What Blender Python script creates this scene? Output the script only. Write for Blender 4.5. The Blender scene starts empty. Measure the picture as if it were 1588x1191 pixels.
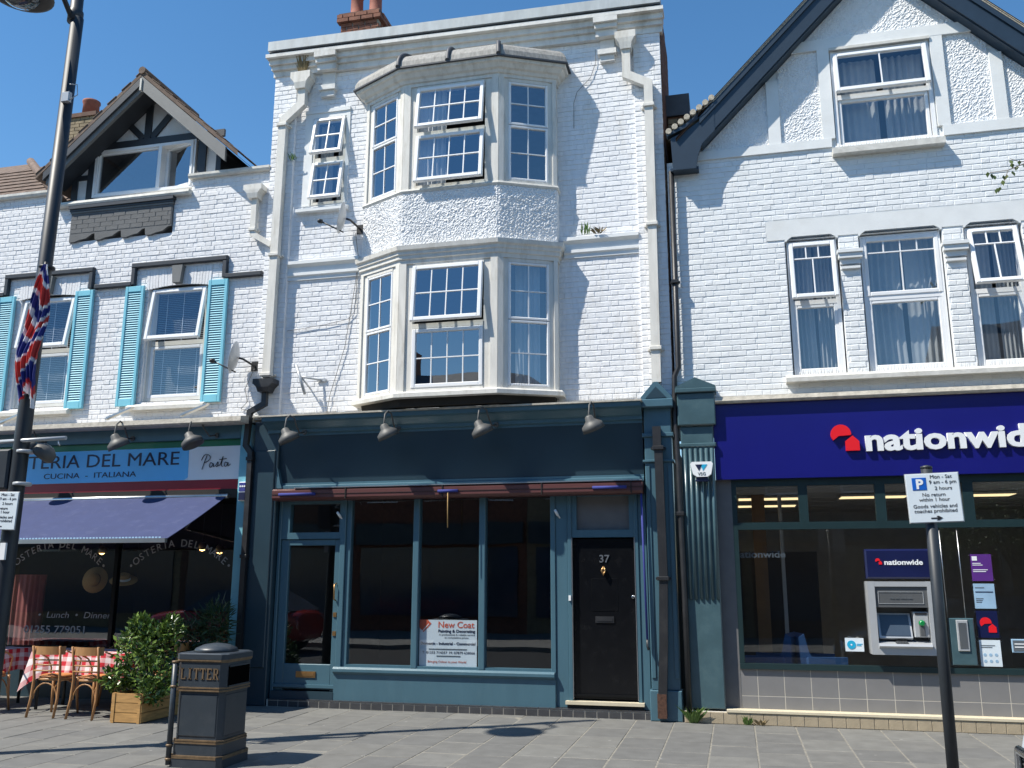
import bpy, bmesh, math, random
from mathutils import Matrix, Vector
random.seed(37)
S = bpy.context.scene
COL = S.collection
rad = math.radians

# ------------------------------------------------------------------ camera, sky, sun, exposure
cam_d = bpy.data.cameras.new("camera")
cam = bpy.data.objects.new("camera", cam_d); COL.objects.link(cam); S.camera = cam
cam_d.sensor_width = 36.0; cam_d.sensor_fit = 'HORIZONTAL'
cam_d.lens = 36.0 * 1404.04 / 1588.0
cam_d.clip_start = 0.05; cam_d.clip_end = 2000
CAM = Vector((0.0, -11.9, 1.70))
YAW, PITCH, ROLL = 0.2372, 0.211494, 0.000963
_f = Vector((-math.sin(YAW), math.cos(YAW), 0)); _r = Vector((math.cos(YAW), math.sin(YAW), 0)); _u = Vector((0, 0, 1))
_f2 = _f * math.cos(PITCH) + _u * math.sin(PITCH); _u2 = _u * math.cos(PITCH) - _f * math.sin(PITCH)
_r3 = _r * math.cos(ROLL) + _u2 * math.sin(ROLL); _u3 = _u2 * math.cos(ROLL) - _r * math.sin(ROLL)
m = Matrix.Identity(4)
for i in range(3):
    m[i][0] = _r3[i]; m[i][1] = _u3[i]; m[i][2] = -_f2[i]; m[i][3] = CAM[i]
cam.matrix_world = m

SUN_EL = rad(54.0)
SUN_H = Vector((-1.5, -1.0)).normalized()          # horizontal direction towards the sun
sun_dir = Vector((SUN_H.x * math.cos(SUN_EL), SUN_H.y * math.cos(SUN_EL), math.sin(SUN_EL)))
W = bpy.data.worlds.new("World"); S.world = W; W.use_nodes = True
nt = W.node_tree; nt.nodes.clear()
sky = nt.nodes.new("ShaderNodeTexSky"); sky.sky_type = 'NISHITA'; sky.sun_disc = False
sky.sun_elevation = SUN_EL; sky.sun_rotation = math.atan2(sun_dir.x, sun_dir.y)
sky.air_density = 1.0; sky.dust_density = 0.0; sky.ozone_density = 1.2; sky.altitude = 10
bg = nt.nodes.new("ShaderNodeBackground"); bg.inputs[1].default_value = 0.12
out = nt.nodes.new("ShaderNodeOutputWorld")
hs = nt.nodes.new("ShaderNodeHueSaturation"); hs.inputs["Saturation"].default_value = 1.26; hs.inputs["Hue"].default_value = 0.497
nt.links.new(sky.outputs[0], hs.inputs["Color"]); nt.links.new(hs.outputs[0], bg.inputs[0]); nt.links.new(bg.outputs[0], out.inputs[0])
sl = bpy.data.lights.new("sun", 'SUN'); sl.energy = 5.0; sl.angle = rad(0.5); sl.color = (1.0, 0.94, 0.83)
sun = bpy.data.objects.new("sun", sl); COL.objects.link(sun); sun.location = (-20, -20, 30)
sun.rotation_euler = sun_dir.to_track_quat('Z', 'Y').to_euler()
S.view_settings.view_transform = 'Standard'; S.view_settings.look = 'None'
S.view_settings.exposure = 0.55; S.view_settings.gamma = 1.0
S.view_settings.use_curve_mapping = False
S.render.engine = 'CYCLES'
S.cycles.max_bounces = 8; S.cycles.transparent_max_bounces = 16; S.cycles.use_denoising = True

# ------------------------------------------------------------------ materials
MATS = {}
def nodes_of(name):
    mt = bpy.data.materials.new(name); mt.use_nodes = True
    n = mt.node_tree; b = n.nodes["Principled BSDF"]
    MATS[name] = mt
    return mt, n, b
def pm(name, col, rough=0.6, metal=0.0, var=0.08, vscale=6.0, bump=0.0, bscale=60.0, dirt=0.0, dirtcol=(0.25, 0.22, 0.18), dscale=1.5, stretch=None, coat=0.0, spec=0.5, spots=0.0, spotcol=(0.30, 0.295, 0.28)):
    """plain surface with noise in its colour, fine relief and irregular stains"""
    mt, n, b = nodes_of(name)
    tc = n.nodes.new("ShaderNodeTexCoord")
    geo = n.nodes.new("ShaderNodeNewGeometry")
    vec = geo.outputs["Position"]
    if stretch:
        mp = n.nodes.new("ShaderNodeMapping"); mp.inputs["Scale"].default_value = stretch
        n.links.new(vec, mp.inputs[0]); vec2 = mp.outputs[0]
    else:
        vec2 = vec
    no = n.nodes.new("ShaderNodeTexNoise"); no.inputs["Scale"].default_value = vscale; no.inputs["Detail"].default_value = 5
    n.links.new(vec2, no.inputs["Vector"])
    rp = n.nodes.new("ShaderNodeMapRange"); rp.inputs[1].default_value = 0.3; rp.inputs[2].default_value = 0.7
    rp.inputs[3].default_value = 1 - var; rp.inputs[4].default_value = 1 + var
    n.links.new(no.outputs[0], rp.inputs[0])
    mx = n.nodes.new("ShaderNodeVectorMath"); mx.operation = 'MULTIPLY'
    mx.inputs[0].default_value = col[:3]; n.links.new(rp.outputs[0], mx.inputs[1])
    last = mx.outputs[0]
    if dirt > 0:
        n2 = n.nodes.new("ShaderNodeTexNoise"); n2.inputs["Scale"].default_value = dscale; n2.inputs["Detail"].default_value = 8; n2.inputs["Roughness"].default_value = 0.7
        n.links.new(vec2, n2.inputs["Vector"])
        r2 = n.nodes.new("ShaderNodeMapRange"); r2.inputs[1].default_value = 0.52; r2.inputs[2].default_value = 0.75
        r2.inputs[3].default_value = 0.0; r2.inputs[4].default_value = dirt
        n.links.new(n2.outputs[0], r2.inputs[0])
        mm = n.nodes.new("ShaderNodeMix"); mm.data_type = 'RGBA'
        n.links.new(r2.outputs[0], mm.inputs[0]); n.links.new(last, mm.inputs[6]); mm.inputs[7].default_value = (*dirtcol, 1)
        last = mm.outputs[2]
    if spots > 0:                              # trodden gum and drips: small round marks, few and scattered
        vo = n.nodes.new("ShaderNodeTexVoronoi"); vo.inputs["Scale"].default_value = 2.6; n.links.new(vec, vo.inputs["Vector"])
        r3 = n.nodes.new("ShaderNodeMapRange"); r3.inputs[1].default_value = 0.055; r3.inputs[2].default_value = 0.035; r3.inputs[3].default_value = 0.0; r3.inputs[4].default_value = spots
        n.links.new(vo.outputs["Distance"], r3.inputs[0])
        m3 = n.nodes.new("ShaderNodeMix"); m3.data_type = 'RGBA'; n.links.new(r3.outputs[0], m3.inputs[0]); n.links.new(last, m3.inputs[6]); m3.inputs[7].default_value = (*spotcol, 1)
        last = m3.outputs[2]
    n.links.new(last, b.inputs["Base Color"])
    b.inputs["Roughness"].default_value = rough; b.inputs["Metallic"].default_value = metal
    b.inputs["Coat Weight"].default_value = coat; b.inputs["Specular IOR Level"].default_value = spec
    if bump > 0:
        n3 = n.nodes.new("ShaderNodeTexNoise"); n3.inputs["Scale"].default_value = bscale; n3.inputs["Detail"].default_value = 4
        n.links.new(vec, n3.inputs["Vector"])
        bp = n.nodes.new("ShaderNodeBump"); bp.inputs["Strength"].default_value = bump; bp.inputs["Distance"].default_value = 0.01
        n.links.new(n3.outputs[0], bp.inputs["Height"]); n.links.new(bp.outputs[0], b.inputs["Normal"])
    return mt
def emit(name, col, st):
    mt, n, b = nodes_of(name)
    b.inputs["Base Color"].default_value = (*col, 1); b.inputs["Emission Color"].default_value = (*col, 1); b.inputs["Emission Strength"].default_value = st
    return mt
def glass(name, refl, tint, rough=0.0, wav=0.004):
    """window glass: part mirror, part clear; a very slight waviness bends what it reflects"""
    mt, n, b = nodes_of(name); n.nodes.remove(b)
    o = n.nodes["Material Output"]
    g = n.nodes.new("ShaderNodeBsdfGlossy"); g.inputs["Roughness"].default_value = rough; g.inputs[0].default_value = (0.9, 0.95, 1, 1)
    t = n.nodes.new("ShaderNodeBsdfTransparent"); t.inputs[0].default_value = (*tint, 1)
    lw = n.nodes.new("ShaderNodeLayerWeight"); lw.inputs[0].default_value = 0.5          # facing, same from both sides
    pw = n.nodes.new("ShaderNodeMath"); pw.operation = 'POWER'; pw.inputs[1].default_value = 5.0; n.links.new(lw.outputs["Facing"], pw.inputs[0])
    ad = n.nodes.new("ShaderNodeMath"); ad.operation = 'MULTIPLY_ADD'; ad.inputs[1].default_value = 0.92 - refl; ad.inputs[2].default_value = refl + 0.04; ad.use_clamp = True
    n.links.new(pw.outputs[0], ad.inputs[0])
    geo = n.nodes.new("ShaderNodeNewGeometry")
    no = n.nodes.new("ShaderNodeTexNoise"); no.inputs["Scale"].default_value = 1.3; no.inputs["Detail"].default_value = 1
    n.links.new(geo.outputs["Position"], no.inputs["Vector"])
    bp = n.nodes.new("ShaderNodeBump"); bp.inputs["Strength"].default_value = wav; bp.inputs["Distance"].default_value = 0.3
    n.links.new(no.outputs[0], bp.inputs["Height"]); n.links.new(bp.outputs[0], g.inputs["Normal"])
    mx = n.nodes.new("ShaderNodeMixShader")
    n.links.new(ad.outputs[0], mx.inputs[0]); n.links.new(t.outputs[0], mx.inputs[1]); n.links.new(g.outputs[0], mx.inputs[2])
    n.links.new(mx.outputs[0], o.inputs[0])
    return mt
def cloth_check(name, a, b_, scale):
    """gingham: two crossing sets of woven stripes"""
    mt, n, b = nodes_of(name)
    uv = n.nodes.new("ShaderNodeUVMap")
    sp = n.nodes.new("ShaderNodeSeparateXYZ"); n.links.new(uv.outputs[0], sp.inputs[0])
    outs = []
    for k in (0, 1):
        mu = n.nodes.new("ShaderNodeMath"); mu.operation = 'MULTIPLY'; mu.inputs[1].default_value = scale; n.links.new(sp.outputs[k], mu.inputs[0])
        fr = n.nodes.new("ShaderNodeMath"); fr.operation = 'FRACT'; n.links.new(mu.outputs[0], fr.inputs[0])
        gt = n.nodes.new("ShaderNodeMath"); gt.operation = 'GREATER_THAN'; gt.inputs[1].default_value = 0.5; n.links.new(fr.outputs[0], gt.inputs[0])
        outs.append(gt.outputs[0])
    ad = n.nodes.new("ShaderNodeMath"); ad.operation = 'ADD'; n.links.new(outs[0], ad.inputs[0]); n.links.new(outs[1], ad.inputs[1])
    hf = n.nodes.new("ShaderNodeMath"); hf.operation = 'MULTIPLY'; hf.inputs[1].default_value = 0.5; n.links.new(ad.outputs[0], hf.inputs[0])
    mm = n.nodes.new("ShaderNodeMix"); mm.data_type = 'RGBA'; n.links.new(hf.outputs[0], mm.inputs[0])
    mm.inputs[6].default_value = (*a, 1); mm.inputs[7].default_value = (*b_, 1)
    n.links.new(mm.outputs[2], b.inputs["Base Color"]); b.inputs["Roughness"].default_value = 0.9
    return mt
def attr_mat(name, rough=0.8):
    mt, n, b = nodes_of(name)
    a = n.nodes.new("ShaderNodeAttribute"); a.attribute_name = "col"
    n.links.new(a.outputs[0], b.inputs["Base Color"]); b.inputs["Roughness"].default_value = rough
    return mt
def leaf_mat(name, c1, c2, rough=0.35):
    mt, n, b = nodes_of(name)
    oi = n.nodes.new("ShaderNodeNewGeometry")
    mm = n.nodes.new("ShaderNodeMix"); mm.data_type = 'RGBA'
    n.links.new(oi.outputs["Random Per Island"], mm.inputs[0]); mm.inputs[6].default_value = (*c1, 1); mm.inputs[7].default_value = (*c2, 1)
    n.links.new(mm.outputs[2], b.inputs["Base Color"]); b.inputs["Roughness"].default_value = rough
    return mt

pm("white_brick", (0.76, 0.77, 0.79), 0.75, var=0.05, vscale=9, bump=0.35, bscale=45, dirt=0.5, dirtcol=(0.48, 0.44, 0.37), dscale=1.7, stretch=(2.2, 2.2, 0.55))
pm("white_brick_left", (0.74, 0.745, 0.76), 0.75, var=0.05, vscale=9, bump=0.35, bscale=45, dirt=0.32, dirtcol=(0.52, 0.49, 0.44), dscale=1.6, stretch=(2.2, 2.2, 0.6))
pm("white_brick_right", (0.76, 0.78, 0.79), 0.75, var=0.04, vscale=9, bump=0.35, bscale=45, dirt=0.18, dirtcol=(0.55, 0.56, 0.52), dscale=1.2)
pm("white_render", (0.76, 0.77, 0.78), 0.85, var=0.05, vscale=12, bump=0.4, bscale=90, dirt=0.2, dirtcol=(0.55, 0.53, 0.48))
pm("white_band", (0.72, 0.74, 0.74), 0.7, var=0.04, vscale=5, bump=0.12, bscale=60, dirt=0.3, dirtcol=(0.55, 0.53, 0.48), dscale=2)
pm("old_white_wood", (0.66, 0.645, 0.60), 0.65, var=0.08, vscale=10, bump=0.15, bscale=50, dirt=0.65, dirtcol=(0.36, 0.32, 0.25), dscale=4.5, stretch=(1.5, 1.5, 0.3))
pm("stone_cornice", (0.66, 0.66, 0.64), 0.75, var=0.08, vscale=8, bump=0.3, bscale=40, dirt=0.75, dirtcol=(0.30, 0.28, 0.24), dscale=3.2, stretch=(1, 1, 0.4))
pm("upvc", (0.80, 0.81, 0.82), 0.3, var=0.02, dirt=0.12, dirtcol=(0.5, 0.48, 0.44), dscale=5)
pm("aged_upvc", (0.66, 0.65, 0.60), 0.4, var=0.05, dirt=0.4, dirtcol=(0.42, 0.38, 0.30), dscale=5)
pm("sill_stone", (0.60, 0.59, 0.55), 0.8, var=0.1, vscale=14, bump=0.3, bscale=50, dirt=0.5, dirtcol=(0.34, 0.31, 0.26), dscale=4)
pm("ledge_stone", (0.46, 0.43, 0.37), 0.9, var=0.2, vscale=14, bump=0.5, bscale=50, dirt=0.6, dirtcol=(0.2, 0.17, 0.13), dscale=5)
pm("lead_sheet", (0.40, 0.44, 0.46), 0.55, var=0.12, vscale=5, bump=0.1, bscale=20, dirt=0.5, dirtcol=(0.6, 0.6, 0.58), dscale=3, stretch=(2, 2, 0.5))
pm("lead_roll", (0.06, 0.065, 0.075), 0.55, var=0.15)
pm("roof_lead_worn", (0.27, 0.265, 0.25), 0.7, var=0.25, vscale=14, bump=0.3, bscale=30, dirt=0.8, dirtcol=(0.14, 0.13, 0.12), dscale=6, stretch=(2.5, 2.5, 0.6))
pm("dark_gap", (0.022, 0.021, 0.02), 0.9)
pm("bin_mouth_shade", (0.003, 0.003, 0.003), 1.0, spec=0.0)  # glossless near-black: the dark inside of the bin mouth as a colour
pm("teal_paint", (0.060, 0.132, 0.175), 0.36, var=0.05, vscale=3, bump=0.07, bscale=28, dirt=0.30, dirtcol=(0.095, 0.165, 0.20), dscale=5, stretch=(2.5, 2.5, 0.5))
pm("teal_in_shade", (0.020, 0.045, 0.064), 0.36, var=0.05, vscale=3, bump=0.04, bscale=30)  # shopfront teal again, with the shade on the fascia mixed into the colour
pm("green_teal_paint", (0.055, 0.105, 0.125), 0.28, var=0.1, vscale=5, bump=0.15, bscale=22, dirt=0.15, dirtcol=(0.16, 0.22, 0.22), dscale=5)
pm("light_blue_paint", (0.16, 0.42, 0.52), 0.5, var=0.05, bump=0.05)
pm("shutter_blue", (0.20, 0.54, 0.66), 0.45, var=0.04, dirt=0.1, dirtcol=(0.3, 0.5, 0.55))
pm("brown_awning_box", (0.105, 0.038, 0.036), 0.4, var=0.15, vscale=20, stretch=(0.2, 1, 4))
pm("aluminium", (0.55, 0.56, 0.57), 0.35, metal=1, var=0.05)
pm("navy_cloth", (0.030, 0.043, 0.122), 0.85, var=0.06, vscale=5, bump=0.1, bscale=120, dirt=0.15, dirtcol=(0.18, 0.2, 0.32), dscale=6)
pm("blue_cloth", (0.03, 0.04, 0.22), 0.8)
pm("black_paint", (0.005, 0.0055, 0.007), 0.18, var=0.1, spec=0.3, dirt=0.1, dirtcol=(0.05, 0.05, 0.05), dscale=8)
pm("black_iron", (0.018, 0.019, 0.022), 0.45, var=0.15, bump=0.1, bscale=30, dirt=0.3, dirtcol=(0.07, 0.065, 0.06), dscale=6)
pm("rust", (0.075, 0.035, 0.022), 0.9, var=0.4, vscale=30, bump=0.4, bscale=60)
pm("grey_shade", (0.085, 0.086, 0.085), 0.55, var=0.08)
pm("dark_timber", (0.028, 0.033, 0.042), 0.5, var=0.1, bump=0.1, bscale=40)
pm("grey_timber", (0.15, 0.155, 0.155), 0.6, var=0.08, bump=0.1, bscale=40)
pm("grey_brick_paint", (0.10, 0.105, 0.11), 0.7, var=0.08, bump=0.3, bscale=45)
pm("barge_blue", (0.020, 0.036, 0.058), 0.4, var=0.08, bump=0.06, bscale=30)
pm("mortar_edge", (0.42, 0.38, 0.31), 0.9, var=0.25, vscale=30, bump=0.5, bscale=60)
pm("roof_tile", (0.135, 0.092, 0.07), 0.85, var=0.3, vscale=9, bump=0.3, bscale=50, dirt=0.4, dirtcol=(0.2, 0.18, 0.13), dscale=6)
pm("slate", (0.09, 0.095, 0.105), 0.7, var=0.25, vscale=8)
pm("red_brick", (0.20, 0.085, 0.055), 0.9, var=0.35, vscale=7, bump=0.3, bscale=60, dirt=0.3, dirtcol=(0.09, 0.06, 0.05), dscale=5)
pm("brown_brick", (0.13, 0.075, 0.055), 0.9, var=0.3, vscale=7, bump=0.3, bscale=60)
pm("yellow_brick", (0.24, 0.19, 0.12), 0.9, var=0.25, vscale=7, bump=0.3, bscale=60)
pm("mortar", (0.30, 0.28, 0.25), 0.95, var=0.1)
pm("terracotta", (0.26, 0.085, 0.055), 0.8, var=0.15, vscale=10)
pm("slab_stone", (0.142, 0.141, 0.134), 0.8, var=0.12, vscale=5, bump=0.25, bscale=40, dirt=0.45, dirtcol=(0.205, 0.20, 0.185), dscale=1.5, spots=0.7)
pm("slab_stone_dark", (0.130, 0.130, 0.126), 0.8, var=0.12, vscale=5, bump=0.25, bscale=40, dirt=0.4, dirtcol=(0.095, 0.094, 0.090), dscale=1.8, spots=0.7)
pm("slab_stone_light", (0.158, 0.157, 0.148), 0.8, var=0.12, vscale=5, bump=0.25, bscale=40, dirt=0.45, dirtcol=(0.105, 0.103, 0.098), dscale=1.8, spots=0.7)
pm("slab_joint", (0.215, 0.203, 0.175), 0.95, var=0.25, vscale=14, bump=0.3, bscale=80)
pm("asphalt", (0.05, 0.05, 0.052), 0.9, var=0.2, vscale=20, bump=0.4, bscale=120)
pm("kerb_stone", (0.24, 0.235, 0.22), 0.85, var=0.15, bump=0.3, bscale=50)
pm("black_tile", (0.05, 0.052, 0.058), 0.25, var=0.15, dirt=0.3, dirtcol=(0.12, 0.11, 0.1), dscale=6)
pm("grey_tile", (0.185, 0.185, 0.19), 0.4, var=0.05, vscale=4, dirt=0.15, dirtcol=(0.14, 0.14, 0.14), dscale=3)
pm("beige_tile", (0.36, 0.30, 0.21), 0.8, var=0.12, vscale=10, bump=0.25, bscale=60, dirt=0.4, dirtcol=(0.26, 0.21, 0.15), dscale=5)
pm("cream_stone", (0.56, 0.50, 0.37), 0.8, var=0.08, bump=0.1, dirt=0.2, dirtcol=(0.4, 0.34, 0.25), dscale=5)
pm("pale_grout", (0.50, 0.47, 0.41), 0.95)
pm("deep_blue_sign", (0.0075, 0.0085, 0.155), 0.28, var=0.05, vscale=2)
pm("dark_navy_sign", (0.008, 0.012, 0.06), 0.3)
pm("sign_red", (0.75, 0.010, 0.018), 0.4, var=0.02)
pm("sign_white", (0.80, 0.82, 0.84), 0.4, var=0.02)
pm("poster_white", (0.66, 0.74, 0.80), 0.5, var=0.03)
pm("ink_black", (0.015, 0.016, 0.02), 0.5)
pm("ink_grey", (0.10, 0.12, 0.14), 0.5)
pm("etched_white", (0.30, 0.31, 0.32), 0.8)
pm("ink_orange", (0.60, 0.115, 0.06), 0.5)
pm("parking_blue", (0.008, 0.11, 0.50), 0.4)
pm("sign_cyan", (0.13, 0.50, 0.86), 0.35, var=0.02)
pm("sign_green", (0.006, 0.15, 0.07), 0.35)
pm("sign_crimson", (0.28, 0.012, 0.025), 0.35)
pm("ink_navy", (0.010, 0.014, 0.05), 0.4)
pm("purple", (0.09, 0.02, 0.20), 0.5)
pm("pale_blue", (0.30, 0.46, 0.62), 0.5)
pm("cyan", (0.01, 0.36, 0.60), 0.5)
pm("steel_grey", (0.44, 0.46, 0.48), 0.35, metal=0.2, var=0.04)
pm("dark_grey_plastic", (0.09, 0.095, 0.10), 0.45)
pm("screen_glass", (0.05, 0.07, 0.10), 0.1)
pm("green_plastic", (0.01, 0.22, 0.06), 0.2)
pm("brass", (0.45, 0.27, 0.12), 0.35, metal=0.9)
pm("gold_trim", (0.17, 0.115, 0.065), 0.5, metal=0.3, var=0.25, vscale=20)
pm("bin_paint", (0.030, 0.040, 0.052), 0.42, var=0.12, vscale=5, bump=0.08, bscale=40, dirt=0.25, dirtcol=(0.10, 0.105, 0.11), dscale=4)
pm("post_paint", (0.020, 0.026, 0.034), 0.5, var=0.1, vscale=5, dirt=0.2, dirtcol=(0.06, 0.065, 0.07), dscale=5)
pm("bentwood", (0.36, 0.185, 0.075), 0.4, var=0.15, vscale=8, stretch=(4, 4, 1))
pm("orange_seat", (0.52, 0.20, 0.06), 0.6)
pm("planter_wood", (0.42, 0.24, 0.085), 0.6, var=0.25, vscale=6, bump=0.1, stretch=(1, 1, 7))
pm("straw", (0.42, 0.27, 0.11), 0.9, bump=0.3, bscale=150)
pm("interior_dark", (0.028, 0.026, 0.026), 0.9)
pm("interior_grey", (0.13, 0.13, 0.135), 0.9)
pm("interior_pale", (0.42, 0.42, 0.42), 0.9)
pm("interior_wood", (0.22, 0.12, 0.05), 0.6)
pm("curtain", (0.34, 0.36, 0.37), 0.95, var=0.05)
pm("net_curtain", (0.44, 0.46, 0.48), 0.95, var=0.05)
pm("pink_curtain", (0.30, 0.10, 0.09), 0.95, var=0.1)
pm("blind_white", (0.62, 0.66, 0.70), 0.6)
pm("seat_blue", (0.012, 0.06, 0.17), 0.8)
pm("bark", (0.11, 0.085, 0.06), 0.9, var=0.3, bump=0.6, bscale=25)
pm("soil", (0.05, 0.035, 0.022), 0.95)
pm("skin", (0.40, 0.23, 0.16), 0.6)
pm("dry_weed", (0.24, 0.18, 0.09), 0.9, var=0.2)
pm("grime", (0.14, 0.12, 0.095), 0.9, var=0.2)
pm("cable_grey", (0.16, 0.155, 0.15), 0.6)
pm("tyre", (0.012, 0.012, 0.013), 0.8)
pm("chrome", (0.75, 0.78, 0.82), 0.12, metal=1.0, var=0.01)
pm("car_grey", (0.05, 0.055, 0.06), 0.25, coat=0.8, var=0.02)
pm("car_blue", (0.10, 0.24, 0.45), 0.25, coat=0.8, var=0.02)
pm("car_red", (0.38, 0.03, 0.02), 0.22, coat=0.8, var=0.02)
pm("headlamp", (0.55, 0.6, 0.65), 0.05, metal=0.4)
emit("panel_light", (1.0, 0.80, 0.44), 0.95)
pm("bank_frame", (0.012, 0.030, 0.034), 0.35)
pm("head_blue_shaded", (0.055, 0.14, 0.19), 0.4)  # light blue of the fascia head, darkened to carry its shade
emit("warm_bulb", (1.0, 0.55, 0.18), 6.0)
glass("glass_upper", 0.24, (0.86, 0.90, 0.92))
glass("glass_side", 0.13, (0.90, 0.92, 0.93))
glass("glass_shop", 0.08, (0.90, 0.92, 0.93))
glass("glass_bank", 0.04, (0.93, 0.94, 0.94))
glass("glass_bowl", 0.05, (0.6, 0.65, 0.68))
cloth_check("gingham", (0.78, 0.72, 0.72), (0.55, 0.02, 0.035), 7.0)
attr_mat("flag_cloth", 0.85)
leaf_mat("laurel_leaf", (0.018, 0.055, 0.012), (0.17, 0.25, 0.05), 0.24)
leaf_mat("dark_leaf", (0.012, 0.035, 0.012), (0.03, 0.07, 0.02), 0.45)
leaf_mat("tree_leaf", (0.06, 0.10, 0.02), (0.10, 0.14, 0.03), 0.5)
leaf_mat("weed_leaf", (0.06, 0.14, 0.02), (0.12, 0.2, 0.04), 0.5)

# ------------------------------------------------------------------ helpers
def world_loc(o):
    v = Vector((0, 0, 0))
    while o is not None:
        v = v + o.location; o = o.parent
    return v
class MB:
    """collects geometry in world coordinates (or through self.m) and links it as one mesh object"""
    def __init__(s, m=None): s.v = []; s.f = []; s.m = m; s.uv = None; s.sm = set()
    def P(s, p):
        q = Vector(p)
        if s.m is not None: q = s.m @ q
        s.v.append((q.x, q.y, q.z)); return len(s.v) - 1
    def face(s, pts): s.f.append([s.P(p) for p in pts]); return s
    def box(s, x0, x1, y0, y1, z0, z1):
        a = [s.P((x, y, z)) for z in (z0, z1) for y in (y0, y1) for x in (x0, x1)]
        for q in ((0, 2, 3, 1), (4, 5, 7, 6), (0, 1, 5, 4), (2, 6, 7, 3), (0, 4, 6, 2), (1, 3, 7, 5)): s.f.append([a[i] for i in q])
        return s
    def bbox(s, x0, x1, y0, y1, z0, z1, c=0.006):
        """box with a chamfered front (the -y side)"""
        a = [(x0, y1, z0), (x1, y1, z0), (x1, y1, z1), (x0, y1, z1)]
        b = [(x0, y0 + c, z0), (x1, y0 + c, z0), (x1, y0 + c, z1), (x0, y0 + c, z1)]
        d = [(x0 + c, y0, z0 + c), (x1 - c, y0, z0 + c), (x1 - c, y0, z1 - c), (x0 + c, y0, z1 - c)]
        i = [[s.P(p) for p in r] for r in (a, b, d)]
        s.f.append(i[2]); s.f.append(i[0][::-1])
        for r0, r1 in ((i[0], i[1]), (i[1], i[2])):
            for k in range(4): s.f.append([r0[k], r0[(k + 1) % 4], r1[(k + 1) % 4], r1[k]])
        return s
    def prism(s, poly, y0, y1):
        """polygon in x,z (counter-clockwise seen from the street) pushed from y0 (front) to y1"""
        a = [s.P((x, y0, z)) for x, z in poly]; b = [s.P((x, y1, z)) for x, z in poly]; k = len(poly)
        s.f.append(a); s.f.append(b[::-1])
        for i in range(k): s.f.append([a[i], b[i], b[(i + 1) % k], a[(i + 1) % k]])
        return s
    def xprism(s, poly, x0, x1):
        """polygon in y,z pushed along x"""
        a = [s.P((x0, y, z)) for y, z in poly]; b = [s.P((x1, y, z)) for y, z in poly]; k = len(poly)
        s.f.append(a); s.f.append(b[::-1])
        for i in range(k): s.f.append([a[i], b[i], b[(i + 1) % k], a[(i + 1) % k]])
        return s
    def tube(s, pts, r, n=10, cap=True, smooth=True):
        pts = [Vector(p) for p in pts]; rr = r if isinstance(r, (list, tuple)) else [r] * len(pts)
        rings = []; up = Vector((0.13, 0.27, 0.95))
        t0 = (pts[1] - pts[0]).normalized()
        a = t0.cross(up)
        if a.length < 0.1: a = t0.cross(Vector((1, 0, 0)))
        a.normalize()
        for i, p in enumerate(pts):
            t = (pts[min(i + 1, len(pts) - 1)] - pts[max(i - 1, 0)]).normalized()
            a = (a - t * a.dot(t)).normalized(); b = t.cross(a)
            rings.append([s.P(p + (a * math.cos(2 * math.pi * k / n) + b * math.sin(2 * math.pi * k / n)) * rr[i]) for k in range(n)])
        for r0, r1 in zip(rings, rings[1:]):
            for k in range(n):
                s.f.append([r0[k], r0[(k + 1) % n], r1[(k + 1) % n], r1[k]])
                if smooth: s.sm.add(len(s.f) - 1)
        if cap: s.f.append(rings[0][::-1]); s.f.append(rings[-1])
        return s
    def rectpipe(s, pts, wx, wy):
        """rectangular pipe following points that lie in one x,z plane"""
        rings = []; n = len(pts)
        for i, (x, y, z) in enumerate(pts):
            a = Vector((pts[i][0] - pts[i - 1][0], pts[i][2] - pts[i - 1][2])).normalized() if i > 0 else None
            b = Vector((pts[i + 1][0] - pts[i][0], pts[i + 1][2] - pts[i][2])).normalized() if i < n - 1 else None
            if a is None: a = b
            if b is None: b = a
            na = Vector((-a.y, a.x)); nb = Vector((-b.y, b.x)); mm = (na + nb).normalized(); k = wx / 2 / max(0.5, mm.dot(na))
            rings.append([s.P((x + mm.x * k, y - wy / 2, z + mm.y * k)), s.P((x - mm.x * k, y - wy / 2, z - mm.y * k)), s.P((x - mm.x * k, y + wy / 2, z - mm.y * k)), s.P((x + mm.x * k, y + wy / 2, z + mm.y * k))])
        for r0, r1 in zip(rings, rings[1:]):
            for k in range(4): s.f.append([r0[k], r0[(k + 1) % 4], r1[(k + 1) % 4], r1[k]])
        s.f.append(rings[0][::-1]); s.f.append(rings[-1])
        return s
    def lathe(s, c, prof, n=20, axis=Vector((0, 0, 1)), smooth=True, caps=True):
        """profile of (radius, height) turned about an axis through c"""
        ax = Vector(axis).normalized(); q = Vector((0, 0, 1)).rotation_difference(ax)
        rings = []
        for r, h in prof:
            rings.append([s.P(Vector(c) + q @ Vector((r * math.cos(2 * math.pi * k / n), r * math.sin(2 * math.pi * k / n), h))) for k in range(n)])
        for r0, r1 in zip(rings, rings[1:]):
            for k in range(n):
                s.f.append([r0[k], r0[(k + 1) % n], r1[(k + 1) % n], r1[k]])
                if smooth: s.sm.add(len(s.f) - 1)
        if caps: s.f.append(rings[0][::-1]); s.f.append(rings[-1])
        return s
    def grid(s, nu, nv, fn, smooth=True, uvf=None):
        """sheet of nu x nv cells from fn(u,v)"""
        ids = [[s.P(fn(i / nu, j / nv)) for i in range(nu + 1)] for j in range(nv + 1)]
        for j in range(nv):
            for i in range(nu):
                s.f.append([ids[j][i], ids[j][i + 1], ids[j + 1][i + 1], ids[j + 1][i]])
                if smooth: s.sm.add(len(s.f) - 1)
        if uvf:
            if s.uv is None: s.uv = {}
            for j in range(nv + 1):
                for i in range(nu + 1): s.uv[ids[j][i]] = uvf(i / nu, j / nv)
        return s
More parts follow.
